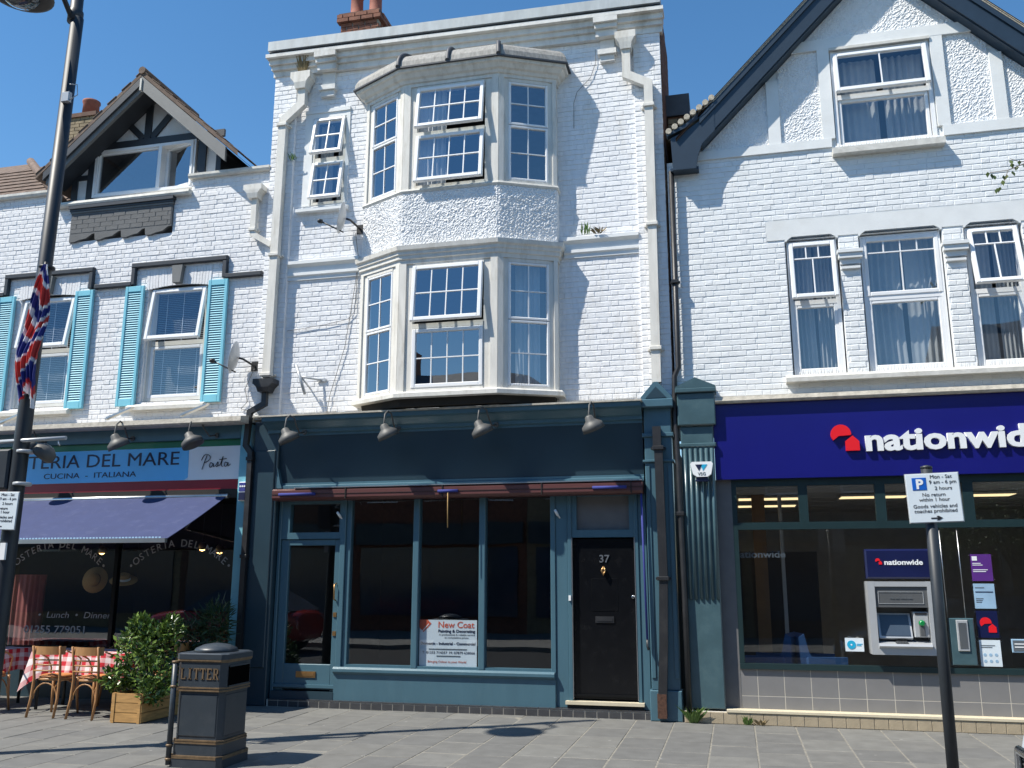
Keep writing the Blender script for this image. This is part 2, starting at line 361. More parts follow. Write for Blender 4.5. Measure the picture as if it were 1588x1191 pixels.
    def mesh(s, name, off=Vector((0, 0, 0))):
        me = bpy.data.meshes.new(name)
        me.from_pydata([(x - off.x, y - off.y, z - off.z) for x, y, z in s.v], [], s.f)
        if s.sm:
            me.polygons.foreach_set("use_smooth", [i in s.sm for i in range(len(s.f))])
        if s.uv is not None:
            ul = me.uv_layers.new(name="UVMap")
            for l in me.loops: ul.data[l.index].uv = s.uv.get(l.vertex_index, (0, 0))
        me.update(); return me
    def build(s, name, mat, parent=None, **props):
        off = world_loc(parent) if parent is not None else Vector((0, 0, 0))
        me = s.mesh(name, off)
        me.materials.append(MATS[mat])
        o = bpy.data.objects.new(name, me); COL.objects.link(o)
        if parent is not None: o.parent = parent
        for k, v in props.items(): o[k] = v
        return o
def recalc(o):
    bm = bmesh.new(); bm.from_mesh(o.data); bmesh.ops.recalc_face_normals(bm, faces=bm.faces); bm.to_mesh(o.data); bm.free(); return o
def thing(name, label, cat, loc=(0, 0, 0), group=None):
    o = bpy.data.objects.new(name, None); COL.objects.link(o); o.location = loc; o.empty_display_size = 0.2
    o["label"] = label; o["category"] = cat
    if group: o["group"] = group
    return o
def tag(o, label, cat, group=None):
    o["label"] = label; o["category"] = cat
    if group: o["group"] = group
    return o
def structure(o): o["kind"] = "structure"; return o
def box(name, mat, parent, *a, c=None):
    b = MB()
    b.bbox(*a, c=c) if c else b.box(*a)
    return b.build(name, mat, parent)
def copy_tree(o, parent=None):
    c = o.copy(); COL.objects.link(c)
    if parent is not None: c.parent = parent
    for ch in list(o.children): copy_tree(ch, c)
    return c
def text(name, body, size, x, y, z, mat, parent, extrude=0.001, bold=0.0, align='LEFT', width=None, sx=1.0, m=None, shear=0.0, spacing=1.0):
    """lettering standing on the x,z plane at depth y, facing the street; width fits it to a length"""
    cu = bpy.data.curves.new(name, 'FONT'); cu.body = body; cu.size = size; cu.extrude = extrude; cu.offset = bold; cu.align_x = align
    cu.shear = shear; cu.space_character = spacing; cu.resolution_u = 3
    ob = bpy.data.objects.new(name, cu); COL.objects.link(ob)
    dg = bpy.context.evaluated_depsgraph_get(); dg.update()
    me = bpy.data.meshes.new_from_object(ob.evaluated_get(dg))
    bpy.data.objects.remove(ob); bpy.data.curves.remove(cu)
    xs = [v.co.x for v in me.vertices]
    if width and xs:
        sx = width / (max(xs) - min(xs)); 
    off = world_loc(parent) if parent is not None else Vector((0, 0, 0))
    x0 = min(xs) if (width and align == 'LEFT') else 0.0
    for v in me.vertices:
        p = Vector((x + (v.co.x - x0) * sx, y - v.co.z, z + v.co.y))
        if m is not None: p = m @ p
        v.co = p - off
    me.materials.clear(); me.materials.append(MATS[mat]); me.name = name
    o = bpy.data.objects.new(name, me); COL.objects.link(o)
    if parent is not None: o.parent = parent
    return o

# ------------------------------------------------------------------ ground, road, pavement
structure(MB().box(-300, 300, -300, 300, -0.5, -0.16).build("ground", "asphalt"))
structure(MB().box(-120, 120, -11.2, -4.86, -0.158, -0.12).build("road", "asphalt"))
pav = structure(MB().box(-60, 60, -4.70, 1.0, -0.155, -0.0035).build("pavement", "slab_joint"))
kerb = structure(MB().box(-60, -0.01, -4.86, -4.702, -0.155, -0.002).box(0.0, 60, -4.86, -4.702, -0.155, -0.002).build("kerb", "kerb_stone"))
structure(MB().box(-60, 60, -19, -11.202, -0.155, -0.005).build("opposite_pavement", "kerb_stone"))
_slabs = {}
def slab_mesh(k, d):
    key = (k, round(d, 2))
    if key not in _slabs:
        b = MB(); w = 0.451; c = 0.004
        lo = [(0, 0), (w, 0), (w, d), (0, d)]
        j = lambda: random.uniform(-0.0025, 0.0025)
        r0 = [b.P((x, y, -0.0115)) for x, y in lo]; r1 = [b.P((x, y, -0.003)) for x, y in lo]
        r2 = [b.P((x + (c if x == 0 else -c), y + (c if y == 0 else -c), 0.0)) for x, y in lo]
        b.f.append(r2)
        for p, q in ((r0, r1), (r1, r2)):
            for i in range(4): b.f.append([p[i], p[(i + 1) % 4], q[(i + 1) % 4], q[i]])
        me = b.mesh("paving_slab"); me.materials.append(MATS[("slab_stone", "slab_stone_dark", "slab_stone_light")[k]])
        _slabs[key] = me
    return _slabs[key]
rs = random.Random(5); slabs = []
for i in range(-48, 40):
    x = 0.145 + i * 0.4665 - 0.006
    y = -0.02 - rs.uniform(0.1, 0.6); yt = -0.005
    while True:
        d = yt - y
        if d > 0.1: slabs.append((x, y + 0.011, d - 0.022))
        if y <= -4.69: break
        yt = y; y = max(-4.69, y - 0.62)
        if yt - y < 0.08: break
def slab_seen(s):
    vx, vy = s[0] + .22, s[1] + .3 + 11.9
    depth = vy * math.cos(YAW) - vx * math.sin(YAW); lat = vx * math.cos(YAW) + vy * math.sin(YAW)
    z = -1.7; dd = depth * math.cos(PITCH) + z * math.sin(PITCH); uu = z * math.cos(PITCH) - depth * math.sin(PITCH)
    return -615 < 1404 * lat / dd < 815 and -1404 * uu / dd < 640 if False else (-830 < 1404 * lat / dd < 830 and -1404 * uu / dd < 640)
seen = sorted([s for s in slabs if slab_seen(s)], key=lambda s: (s[0]) ** 2 + (s[1] + 11.9) ** 2)
single = set(seen[:300])
rest = MB()
for s in slabs:
    k = rs.choice((0, 0, 1, 1, 2)); dz = rs.uniform(-0.0015, 0.0015)
    if s in single:
        o = bpy.data.objects.new("paving_slab", slab_mesh(k, s[2])); COL.objects.link(o)
        o.parent = pav; o.location = (s[0], s[1], dz); o.rotation_euler = (rs.uniform(-.004, .004), rs.uniform(-.004, .004), 0)
    else:
        rest.bbox(0, 0, 0, 0, 0, 0) if False else rest.box(s[0], s[0] + .451, s[1], s[1] + s[2], -0.0115, dz)
rest.build("paving_slabs_beyond", "slab_stone", pav, kind="stuff")

# ------------------------------------------------------------------ brickwork
_bm = {}
def brick_mesh(mat, header, k):
    key = (mat, header, k)
    if key not in _bm:
        rr = random.Random(hash((header, k)) % 9999)
        L = 0.1015 if header else 0.2135; H = 0.0675; d = 0.0068; c = 0.0065
        j = lambda a=0.0028: rr.uniform(-a, a)
        lo = [(-L / 2, -H / 2), (L / 2, -H / 2), (L / 2, H / 2), (-L / 2, H / 2)]
        b = MB()
        r0 = [b.P((x + j(), 0.006, z + j())) for x, z in lo]
        r1 = [b.P((x + j(0.001), -d + 0.005, z + j(0.001))) for x, z in lo]
        r2 = [b.P((x - math.copysign(0.0042, x), -d + j(0.0018), z - math.copysign(c, z))) for x, z in lo]
        b.f.append(r2)
        for p, q in ((r0, r1), (r1, r2)):
            for i in range(4): b.f.append([p[i], p[(i + 1) % 4], q[(i + 1) % 4], q[i]])
        me = b.mesh("brick"); me.materials.append(MATS[mat]); _bm[key] = me
    return _bm[key]
def subtract(iv, holes):
    for h0, h1 in holes:
        nv = []
        for a, b in iv:
            if h1 <= a or h0 >= b: nv.append((a, b)); continue
            if h0 - a > 0.035: nv.append((a, h0 - 0.004))
            if b - h1 > 0.035: nv.append((h1 + 0.004, b))
        iv = nv
    return iv
def brick_wall(parent, name, mat, x0, x1, z0, z1, y=0.0, holes=(), clip=None, singles=300, seed=1, m=None, shift=0.0, depth=None):
    """a wall sheet with openings and every brick of its face in Flemish bond proud of the joints"""
    rr = random.Random(seed)
    xs = sorted({x0, x1, *[h for q in holes for h in q[:2] if x0 < h < x1]}); zs = sorted({z0, z1, *[h for q in holes for h in q[2:4] if z0 < h < z1]})
    b = MB(m)
    if clip is None:
        for xa, xb in zip(xs, xs[1:]):
            for za, zb in zip(zs, zs[1:]):
                cx, cz = (xa + xb) / 2, (za + zb) / 2
                if any(h[0] < cx < h[1] and h[2] < cz < h[3] for h in holes): continue
                b.face([(xa, y, za), (xb, y, za), (xb, y, zb), (xa, y, zb)])
    else:
        n = int((z1 - z0) / 0.02)
        for i in range(n):
            za = z0 + (z1 - z0) * i / n; zb = z0 + (z1 - z0) * (i + 1) / n
            lo, hi = clip((za + zb) / 2)
            for a, c in subtract([(max(x0, lo), min(x1, hi))], [(h[0], h[1]) for h in holes if h[2] < (za + zb) / 2 < h[3]]):
                if c > a: b.face([(a, y, za), (c, y, za), (c, y, zb), (a, y, zb)])
    if depth:                                   # returns of the openings
        for h in holes:
            if len(h) > 4 and not h[4]: continue
            a, c, e, g = h[:4]
            b.face([(a, y, e), (a, y, g), (a, y + depth, g), (a, y + depth, e)]); b.face([(c, y, e), (c, y + depth, e), (c, y + depth, g), (c, y, g)])
            b.face([(a, y, g), (c, y, g), (c, y + depth, g), (a, y + depth, g)]); b.face([(a, y, e), (a, y + depth, e), (c, y + depth, e), (c, y, e)])
    wall = b.build(name, mat, parent)
    bricks = []; row = 0; z = z0
    while z + 0.03 < z1:
        h = min(0.0765, z1 - z); zc = z + 0.0385
        lo, hi = (x0, x1) if clip is None else clip(zc); lo = max(lo, x0); hi = min(hi, x1)
        hh = [(q[0], q[1]) for q in holes if q[2] - 0.03 < zc < q[3] + 0.03]
        x = x0 - 0.4 + (0.0 if row % 2 == 0 else 0.1595) + shift; hd = False
        while x < hi:
            L = (0.1045 if hd else 0.2165) + rr.uniform(-0.006, 0.006)
            a, c = max(x + 0.0015, lo), min(x + L - 0.0015, hi)
            if c - a > 0.03:
                for p, q in subtract([(a, c)], hh):
                    if q - p > 0.03: bricks.append(((p + q) / 2, q - p, zc + rr.uniform(-.002, .002), rr.uniform(-0.0030, 0.0024), rr.randrange(7), rr.uniform(-.010, .010)))
            x += L; hd = not hd
        z += 0.0765; row += 1
    def dist(t):
        p = Vector((t[0], y, t[2]));
        if m is not None: p = m @ p
        return (p - CAM).length
    bricks.sort(key=dist)
    base = world_loc(wall)
    for t in bricks[:singles]:
        hd = t[1] < 0.15; me = brick_mesh(mat, hd, t[4])
        o = bpy.data.objects.new("brick", me); COL.objects.link(o); o.parent = wall
        M = Matrix.Translation((t[0], y + t[3], t[2])) @ Matrix.Rotation(t[5], 4, 'Y') @ Matrix.Diagonal((t[1] / (0.1015 if hd else 0.2135), 1, 1, 1))
        if m is not None: M = m @ M
        o.matrix_local = Matrix.Translation(-base) @ M
    if len(bricks) > singles:
        f = MB(m)
        for t in bricks[singles:]:
            hd = t[1] < 0.15; me = brick_mesh(mat, hd, t[4]); sx = t[1] / (0.1015 if hd else 0.2135); i0 = len(f.v)
            ca, sa = math.cos(t[5]), math.sin(t[5])
            for v in me.vertices: f.P((t[0] + v.co.x * sx + v.co.z * sa, y + t[3] + v.co.y, t[2] + v.co.z - v.co.x * sx * sa))
            for p in me.polygons: f.f.append([i0 + k for k in p.vertices])
        f.build("brickwork", mat, wall, kind="stuff")
    return wall
def roughcast(parent, name, mat, x0, x1, z0, z1, y, amp=0.015, step=0.0145, clip=None, m=None, seed=3):
    """pebble-dash: a sheet of small random lumps"""
    rr = random.Random(seed); b = MB(m); nx = max(2, int((x1 - x0) / step)); nz = max(2, int((z1 - z0) / step)); ids = {}
    for j in range(nz + 1):
        for i in range(nx + 1):
            edge = i in (0, nx) or j in (0, nz)
            x = x0 + (x1 - x0) * i / nx + (0 if edge else rr.uniform(-.35, .35) * step); z = z0 + (z1 - z0) * j / nz + (0 if edge else rr.uniform(-.35, .35) * step)
            if clip is not None:
                lo, hi = clip(z); x = min(max(x, lo), hi)
            ids[i, j] = b.P((x, y - (0 if edge else amp * rr.random() ** 1.5), z))
    for j in range(nz):
        for i in range(nx):
            b.f.append([ids[i, j], ids[i + 1, j], ids[i + 1, j + 1], ids[i, j + 1]])
    return b.build(name, mat, parent)

# ------------------------------------------------------------------ windows
def light(parent, m, u0, u1, w0, w1, v, rows, tilt=0.0, fr=0.055, th=0.055, mat="upvc", gmat="glass_upper", bar=0.015, out=0.0, side=None):
    """one sash or fixed light: frame, panes and glazing bars. rows = [(height share, panes across), ...] from the top"""
    if tilt:
        m2 = m @ Matrix.Translation((0, v, w1)) @ Matrix.Rotation(-tilt, 4, 'X') @ Matrix.Translation((0, -v, -w1))
    elif side:
        m2 = m @ Matrix.Translation((u1, v, 0)) @ Matrix.Rotation(side, 4, 'Z') @ Matrix.Translation((-u1, -v, 0))
    else: m2 = m
    y0, y1 = v - out - th / 2, v - out + th / 2
    b = MB(m2)
    b.bbox(u0, u0 + fr, y0, y1, w0, w1, 0.008); b.bbox(u1 - fr, u1, y0, y1, w0, w1, 0.008)
    b.bbox(u0 + fr, u1 - fr, y0 + .001, y1, w1 - fr, w1, 0.008); b.bbox(u0 + fr, u1 - fr, y0 + .001, y1, w0, w0 + fr, 0.008)
    b.build("sash_frame", mat, parent)
    a0, a1, c0, c1 = u0 + fr, u1 - fr, w0 + fr, w1 - fr; top = c1; hb = bar / 2
    for k, (share, n) in enumerate(rows):
        bot = top - share * (c1 - c0); vc = v - out
        zt = top - (hb if k > 0 else 0); zb = bot + (hb if k < len(rows) - 1 else 0)
        for i in range(n):
            xa = a0 + (a1 - a0) * i / n + (hb if i > 0 else 0); xb = a0 + (a1 - a0) * (i + 1) / n - (hb if i < n - 1 else 0)
            MB(m2).face([(xa, vc, zb), (xb, vc, zb), (xb, vc, zt), (xa, vc, zt)]).build("pane", gmat, parent)
            if i > 0:
                xc = a0 + (a1 - a0) * i / n
                MB(m2).box(xc - hb, xc + hb, vc - 0.011, vc + 0.011, zb, zt).build("glazing_bar", mat, parent)
        if k > 0: MB(m2).box(a0, a1, vc - 0.013, vc + 0.013, top - hb, top + hb).build("glazing_bar", mat, parent)
        top = bot
    return m2
I4 = Matrix.Identity(4)
def casing(parent, m, u0, u1, w0, w1, v0, v1, w=0.05, mat="upvc", mid=None, midw=0.06):
    b = MB(m).box(u0, u0 + w, v0, v1, w0, w1).box(u1 - w, u1, v0, v1, w0, w1).box(u0 + w, u1 - w, v0 + .002, v1, w1 - w, w1).box(u0 + w, u1 - w, v0 + .002, v1, w0, w0 + w)
    if mid: b.box(u0 + w, u1 - w, v0 + .004, v1, mid - midw / 2, mid + midw / 2)
    return b.build("window", mat, parent)
def curtain(parent, name, mat, x0, x1, y, z0, z1, waves=9, amp=0.03, m=None, pinch=0.0):
    b = MB(m); n = waves * 6
    ph = random.uniform(0, 6)
    b.grid(n, 6, lambda u, v: (x0 + (x1 - x0) * u * (1 - pinch * math.sin(v * math.pi)), y + amp * math.sin(u * waves * 6.283 + ph + 0.6 * math.sin(v * 3)) * (0.7 + 0.5 * math.sin(u * 5 + ph)), z0 + (z1 - z0) * v))
    return b.build(name, mat, parent)
def room(parent, name, mat, x0, x1, y0, y1, z0, z1):
    b = MB()
    b.face([(x0, y1, z0), (x1, y1, z0), (x1, y1, z1), (x0, y1, z1)]); b.face([(x0, y0, z0), (x0, y1, z0), (x0, y1, z1), (x0, y0, z1)])
    b.face([(x1, y0, z0), (x1, y0, z1), (x1, y1, z1), (x1, y1, z0)]); b.face([(x0, y0, z1), (x0, y1, z1), (x1, y1, z1), (x1, y0, z1)]); b.face([(x0, y0, z0), (x1, y0, z0), (x1, y1, z0), (x0, y1, z0)])
    return b.build(name, mat, parent)
def spikes(parent, x0, x1, y, z, n, h=0.1, seed=1):
    rr = random.Random(seed); b = MB()
    for i in range(n):
        x = x0 + (x1 - x0) * i / n + rr.uniform(-.01, .01); l = h * rr.uniform(.7, 1.1); dx = rr.uniform(-.025, .025); dy = rr.uniform(-.05, .02); r = 0.0022
        p = [(x - r, y, z), (x + r, y, z), (x, y - 2 * r, z), (x + dx, y + dy, z + l)]
        i0 = [b.P(q) for q in p]
        for q in ((0, 1, 3), (1, 2, 3), (2, 0, 3)): b.f.append([i0[k] for k in q])
    return b.build("bird_spikes", "cable_grey", parent, kind="stuff")

# ================================================================== MIDDLE BUILDING
MX0, MX1 = -6.74, -0.69
MID = thing("terraced_building", "tall white painted brick terrace with two stacked bay windows above an empty blue shopfront", "building", ((MX0 + MX1) / 2, 0, 0))
BA, BB, BC, BD = (-5.10, -0.16), (-4.37, -0.53), (-2.95, -0.53), (-2.19, -0.16)   # short square returns, then splays
brick_wall(MID, "wall", "white_brick", MX0, MX1, 3.97, 9.52, 0.0, holes=[(-5.10, -2.22, 4.08, 8.98), (-6.06, -5.51, 7.28, 8.72)], seed=11, singles=300, depth=0.12)
# corner strips, each a little proud
brick_wall(MID, "corner_pilaster", "white_brick", MX0 - 0.004, -6.36, 3.97, 9.52, -0.055, seed=12, singles=0)
MB().face([(-6.36, -0.055, 3.97), (-6.36, 0, 3.97), (-6.36, 0, 9.52), (-6.36, -0.055, 9.52)]).face([(MX0 - .004, -0.055, 3.97), (MX0 - .004, 0, 3.97), (MX0 - .004, 0, 9.52), (MX0 - .004, -0.055, 9.52)]).build("pilaster_return", "white_brick", MID)
brick_wall(MID, "corner_pilaster", "white_brick", -1.07, MX1 + 0.004, 3.97, 9.52, -0.055, seed=13, singles=0)
MB().face([(-1.07, -0.055, 3.97), (-1.07, 0, 3.97), (-1.07, 0, 9.52), (-1.07, -0.055, 9.52)]).build("pilaster_return", "white_brick", MID)
# flank seen over the neighbour's roof, rear body and roof
brick_wall(MID, "flank_wall", "brown_brick", 0.0, 1.65, 3.9, 9.98, 0.0, seed=14, singles=0, m=Matrix.Translation((MX1 + 0.010, 0, 0)) @ Matrix.Rotation(rad(90), 4, 'Z'))
MB().box(MX0 + .02, MX1 - .02, 0.20, 1.62, 8.9, 9.9).box(MX0 + .02, MX1 - .02, 1.62, 7.0, 8.0, 8.3).build("roof", "slate", MID)
MB().face([(MX0, 0.0, 3.97), (MX0, 7, 3.97), (MX0, 7, 8.3), (MX0, 1.62, 8.3), (MX0, 1.62, 9.9), (MX0, 0, 9.9)]).build("flank_wall", "white_brick_left", MID)
room(MID, "room_lining", "interior_grey", MX0 + .1, MX1 - .1, 0.14, 3.6, 6.75, 8.95)
room(MID, "room_lining", "interior_grey", MX0 + .1, MX1 - .1, 0.14, 3.6, 3.98, 6.55)
# cornice (falls slightly to the right)
def tz(x): return -0.020 * (x + 6.74)
co = MB()
for d, za, zb in ((0.075, 9.50, 9.60), (0.12, 9.60, 9.67), (0.165, 9.67, 9.76), (0.235, 9.76, 9.82)):
    for xa, xb in ((MX0 - d * .45, MX1 + 0.03 + d * .2),):
        a = [co.P((xa, -d, za + tz(xa))), co.P((xb, -d, za + tz(xb))), co.P((xb, 0.02, za + tz(xb))), co.P((xa, 0.02, za + tz(xa)))]
        c = [co.P((xa, -d, zb + tz(xa))), co.P((xb, -d, zb + tz(xb))), co.P((xb, 0.02, zb + tz(xb))), co.P((xa, 0.02, zb + tz(xa)))]
        co.f += [a[::-1], c] + [[a[k], a[(k + 1) % 4], c[(k + 1) % 4], c[k]] for k in range(4)]
co.build("cornice", "stone_cornice", MID)
for name, mat, d, za, zb in (("cornice_gap", "dark_gap", 0.20, 9.82, 9.86), ("parapet_flashing", "lead_sheet", 0.255, 9.862, 10.02)):
    f = MB(); xa, xb = MX0 - 0.06, MX1 + 0.04
    a = [f.P((xa, -d, za + tz(xa))), f.P((xb, -d, za + tz(xb))), f.P((xb, 0.3, za + tz(xb))), f.P((xa, 0.3, za + tz(xa)))]
    c = [f.P((xa, -d, zb + tz(xa))), f.P((xb, -d, zb + tz(xb))), f.P((xb, 0.3, zb + tz(xb))), f.P((xa, 0.3, zb + tz(xa)))]
    f.f += [a[::-1], c] + [[a[k], a[(k + 1) % 4], c[(k + 1) % 4], c[k]] for k in range(4)]
    f.build(name, mat, MID)
# bracket blocks under the cornice breaks
for x0, x1 in ((-5.97, -5.69), (-1.58, -1.31)):
    q = tz(x0)
    b = MB().box(x0 + .03, x1 - .03, -.045, .01, 9.24 + q * .3, 9.49 + q).box(x0, x1, -.11, .01, 9.16 + q * .3, 9.238 + q * .3).box(x0 + .03, x1 - .03, -.075, .01, 9.06 + q * .3, 9.158 + q * .3)
    b.box(x0 - .02, x1 + .02, -.14, .01, 9.495 + q, 9.60 + q).box(x0 - .03, x1 + .03, -.19, .01, 9.603 + q, 9.672 + q).box(x0 - .04, x1 + .04, -.235, .01, 9.675 + q, 9.758 + q)
    b.build("bracket", "stone_cornice", MID)
# string course
for x0, x1 in ((-6.36, -5.20), (-2.12, -1.07)):
    MB().xprism([(0.01, 6.08), (-.03, 6.08), (-.03, 6.13), (-.055, 6.15), (-.055, 6.19), (-.035, 6.20), (-.035, 6.28), (-.09, 6.32), (-.09, 6.37), (0.01, 6.39)], x0, x1).build("string_course", "white_band", MID)
# small casement pair
w = casing(MID, I4, -6.06, -5.51, 7.28, 8.72, -0.01, 0.10, 0.04, "aged_upvc", mid=8.0, midw=0.10)
light(w, I4, -6.045, -5.525, 8.05, 8.70, -0.015, [(.5, 2), (.5, 2)], tilt=rad(12), fr=.05)
light(w, I4, -6.045, -5.525, 7.32, 7.96, -0.015, [(.5, 2), (.5, 2)], tilt=rad(11), fr=.05)
MB().box(-6.20, -6.062, -.02, .01, 7.27, 8.80).box(-5.508, -5.45, -.02, .01, 7.27, 8.80).box(-6.20, -5.45, -.035, .01, 8.802, 8.86).box(-6.062, -5.508, -.018, .01, 8.722, 8.80).build("window_surround", "white_band", MID)
MB().xprism([(.01, 7.15), (-.10, 7.15), (-.10, 7.20), (.01, 7.235)], -6.26, -5.42).build("sill", "white_band", MID)
curtain(MID, "curtain", "net_curtain", -6.03, -5.8, 0.22, 7.3, 8.7, 4); curtain(MID, "curtain", "net_curtain", -5.74, -5.53, 0.22, 7.3, 8.7, 4)

# ---- bay
def bay_off(d):
    """bay outline pushed out by d, ends on the wall"""
    pts = [Vector(p) for p in ((BA[0], 0.0), BA, BB, BC, BD, (BD[0], 0.0))]
    segs = []
    for a, b in zip(pts, pts[1:]):
        t = (b - a).normalized(); n = Vector((t.y, -t.x)); segs.append((a + n * d, t))
    def isect(p, t, q, s):
        det = t.x * (-s.y) - t.y * (-s.x); r = q - p
        k = (r.x * (-s.y) - r.y * (-s.x)) / det
        return p + t * k
    o = [isect(segs[0][0], segs[0][1], Vector((0, 0.005)), Vector((1, 0)))]
    for k in range(4): o.append(isect(*segs[k], *segs[k + 1]))
    o.append(isect(segs[4][0], segs[4][1], Vector((0, 0.005)), Vector((1, 0))))
    return o
def bay_sweep(name, mat, prof, parent, closed=True):
    b = MB(); rings = [[b.P((p.x, p.y, z)) for p in bay_off(d)] for d, z in prof]; n = len(rings)
    for k in range(n if closed else n - 1):
        r0, r1 = rings[k], rings[(k + 1) % n]
        for i in range(5): b.f.append([r0[i], r0[i + 1], r1[i + 1], r1[i]])
    if closed:
        b.f.append([r[0] for r in rings]); b.f.append([r[5] for r in rings][::-1])
    return recalc(b.build(name, mat, parent))
def frame_of(a, b):
    t = Vector((b[0] - a[0], b[1] - a[1], 0)); L = t.length; t.normalize(); n = Vector((-t.y, t.x, 0))   # inward
    m = Matrix.Identity(4)
    for i in range(3): m[i][0] = t[i]; m[i][1] = n[i]; m[i][2] = (0, 0, 1)[i]; m[i][3] = (a[0], a[1], 0)[i]
    return m, L
mL, LL = frame_of(BA, BB); mF, LF = frame_of(BB, BC); mR, LR = frame_of(BC, BD)
def bay_storey(z0, z1, zm, tilts, name):
    """timber posts and boards round the lights of one storey"""
    b = MB(mF)
    for u0, u1 in ((0.0, 0.10), (LF - 0.10, LF)): b.box(u0, u1, -0.012, 0.10, z0, z1)
    b.box(0.10, 0.20, 0.012, 0.10, z0, z1).box(LF - 0.20, LF - 0.10, 0.012, 0.10, z0, z1)
    b.box(0.20, LF - 0.20, 0.002, 0.09, z1 - 0.05, z1).box(0.20, LF - 0.20, 0.002, 0.09, z0, z0 + 0.05)
    for mm, L, flip in ((mL, LL, False), (mR, LR, True)):
        b.m = mm
        f = lambda a, c: (a, c) if not flip else (L - c, L - a)
        for (a, c), y in ((f(0.0, 0.055), -0.012), (f(0.055, 0.12), 0.012), (f(L - 0.15, L - 0.075), 0.012), (f(L - 0.075, L), -0.012)):
            b.box(a, c, y, 0.10, z0, z1)
        a, c = f(0.12, L - 0.15); b.box(a, c, 0.002, 0.09, z1 - 0.05, z1); b.box(a, c, 0.002, 0.09, z0, z0 + 0.04)
    b.m = None
    b.box(BA[0] + .012, BA[0] + .05, BA[1] + .01, .01, z0, z1).box(BD[0] - .05, BD[0] - .012, BD[1] + .01, .01, z0, z1)
    bay = b.build(name, "old_white_wood", MID)
    for mm, L, flip in ((mL, LL, False), (mR, LR, True)):
        a, c = (0.12, L - 0.15) if not flip else (0.15, L - 0.12)
        light(bay, mm, a, c, zm + 0.005, z1 - 0.05, 0.03, [(.5, 2), (.5, 2)], fr=.035)
        light(bay, mm, a, c, z0 + 0.04, zm - 0.005, 0.03, [(.5, 2), (.5, 2)], fr=.035)
    u0, u1 = 0.205, LF - 0.205
    MB(mF).box(u0, u1, 0.0, 0.09, zm - 0.075, zm - 0.005).build("rail", "aged_upvc", bay)
    light(bay, mF, u0, u1, zm, z1 - 0.052, 0.0, [(.5, 4), (.5, 4)], tilt=tilts[0], fr=.055, out=.015)
    light(bay, mF, u0, u1, z0 + 0.052, zm - 0.08, 0.0, [(.5, 4), (.5, 4)], tilt=tilts[1], fr=.055, out=.015 if tilts[1] else -.02)
    return bay
up = bay_storey(7.12, 8.72, 8.00, (rad(9), rad(7)), "bay_window")
lo = bay_storey(4.17, 6.00, 5.13, (rad(6), 0.0), "bay_window")
bay_sweep("bay_sill", "sill_stone", [(-.10, 7.06), (.012, 7.06), (.03, 7.09), (.02, 7.118), (-.10, 7.118)], MID)
bay_sweep("bay_sill", "old_white_wood", [(-.12, 4.09), (.07, 4.09), (.07, 4.145), (.05, 4.168), (-.12, 4.168)], MID)
bay_sweep("bay_cornice", "old_white_wood", [(-.12, 8.722), (.01, 8.722), (.01, 8.77), (.035, 8.78), (.05, 8.82), (.085, 8.835), (.12, 8.89), (.155, 8.90), (.165, 8.94), (-.12, 8.96)], MID)
bay_sweep("bay_cornice", "old_white_wood", [(-.12, 6.002), (.01, 6.002), (.01, 6.06), (.035, 6.07), (.035, 6.12), (.055, 6.13), (.055, 6.17), (.085, 6.19), (.095, 6.25), (-.12, 6.27)], MID)
bay_sweep("bay_underside", "dark_gap", [(-.25, 3.99), (-.07, 3.99), (-.05, 4.088), (-.25, 4.088)], MID)  # black boards, with the shadow below the sill put into their colour
for mm, L, sd in ((mL, LL, 1), (mF, LF, 2), (mR, LR, 3)):
    roughcast(MID, "roughcast_apron", "white_render", 0, L, 6.26, 7.065, -0.004, m=mm, seed=sd)
for x0, x1, sd in ((BA[0], BA[0], 4), (BD[0], BD[0], 5)): MB().box(x0 - .003, x1 + .003, BA[1] - .002, .01, 6.26, 7.065).build("apron_return", "white_render", MID)
# roof of the bay with lead rolls
b = MB(); ring = []; prof = []
for k in range(7):
    a = k / 6 * 1.5708; prof.append((0.185 - 0.40 * (1 - math.cos(a)), 8.958 + 0.33 * math.sin(a) ** 0.9))
for d_, z_ in prof: ring.append([b.P((p.x, min(p.y, .01), z_)) for p in bay_off(d_)])
ring.append([b.P((x, .01, z)) for x, z in ((-4.98, 9.30), (-4.92, 9.33), (-4.45, 9.43), (-2.85, 9.43), (-2.36, 9.33), (-2.30, 9.30))])
for r0, r1 in zip(ring, ring[1:]):
    for i in range(5): b.f.append([r0[i], r0[i + 1], r1[i + 1], r1[i]])
b.build("bay_roof", "roof_lead_worn", MID)
for f_ in (0.0, 0.5, 1.0):
    pts = []
    for d_, z_ in [(0.20, 8.94)] + prof:
        o_ = bay_off(d_); p = o_[2].lerp(o_[3], f_); pts.append((p.x, p.y, z_ + .025))
    MB().tube(pts, .034, 8).build("lead_roll", "lead_roll", MID)
bay_sweep("gutter_edge", "lead_roll", [(.165, 8.942), (.20, 8.942), (.20, 8.965), (.165, 8.965)], MID)
# curtains in the bay
curtain(MID, "curtain", "net_curtain", -4.3, -3.75, -.42, 7.14, 8.7, 8, 0.02); curtain(MID, "curtain", "net_curtain", -2.80, -2.45, -.12, 4.2, 6.0, 5, .02)
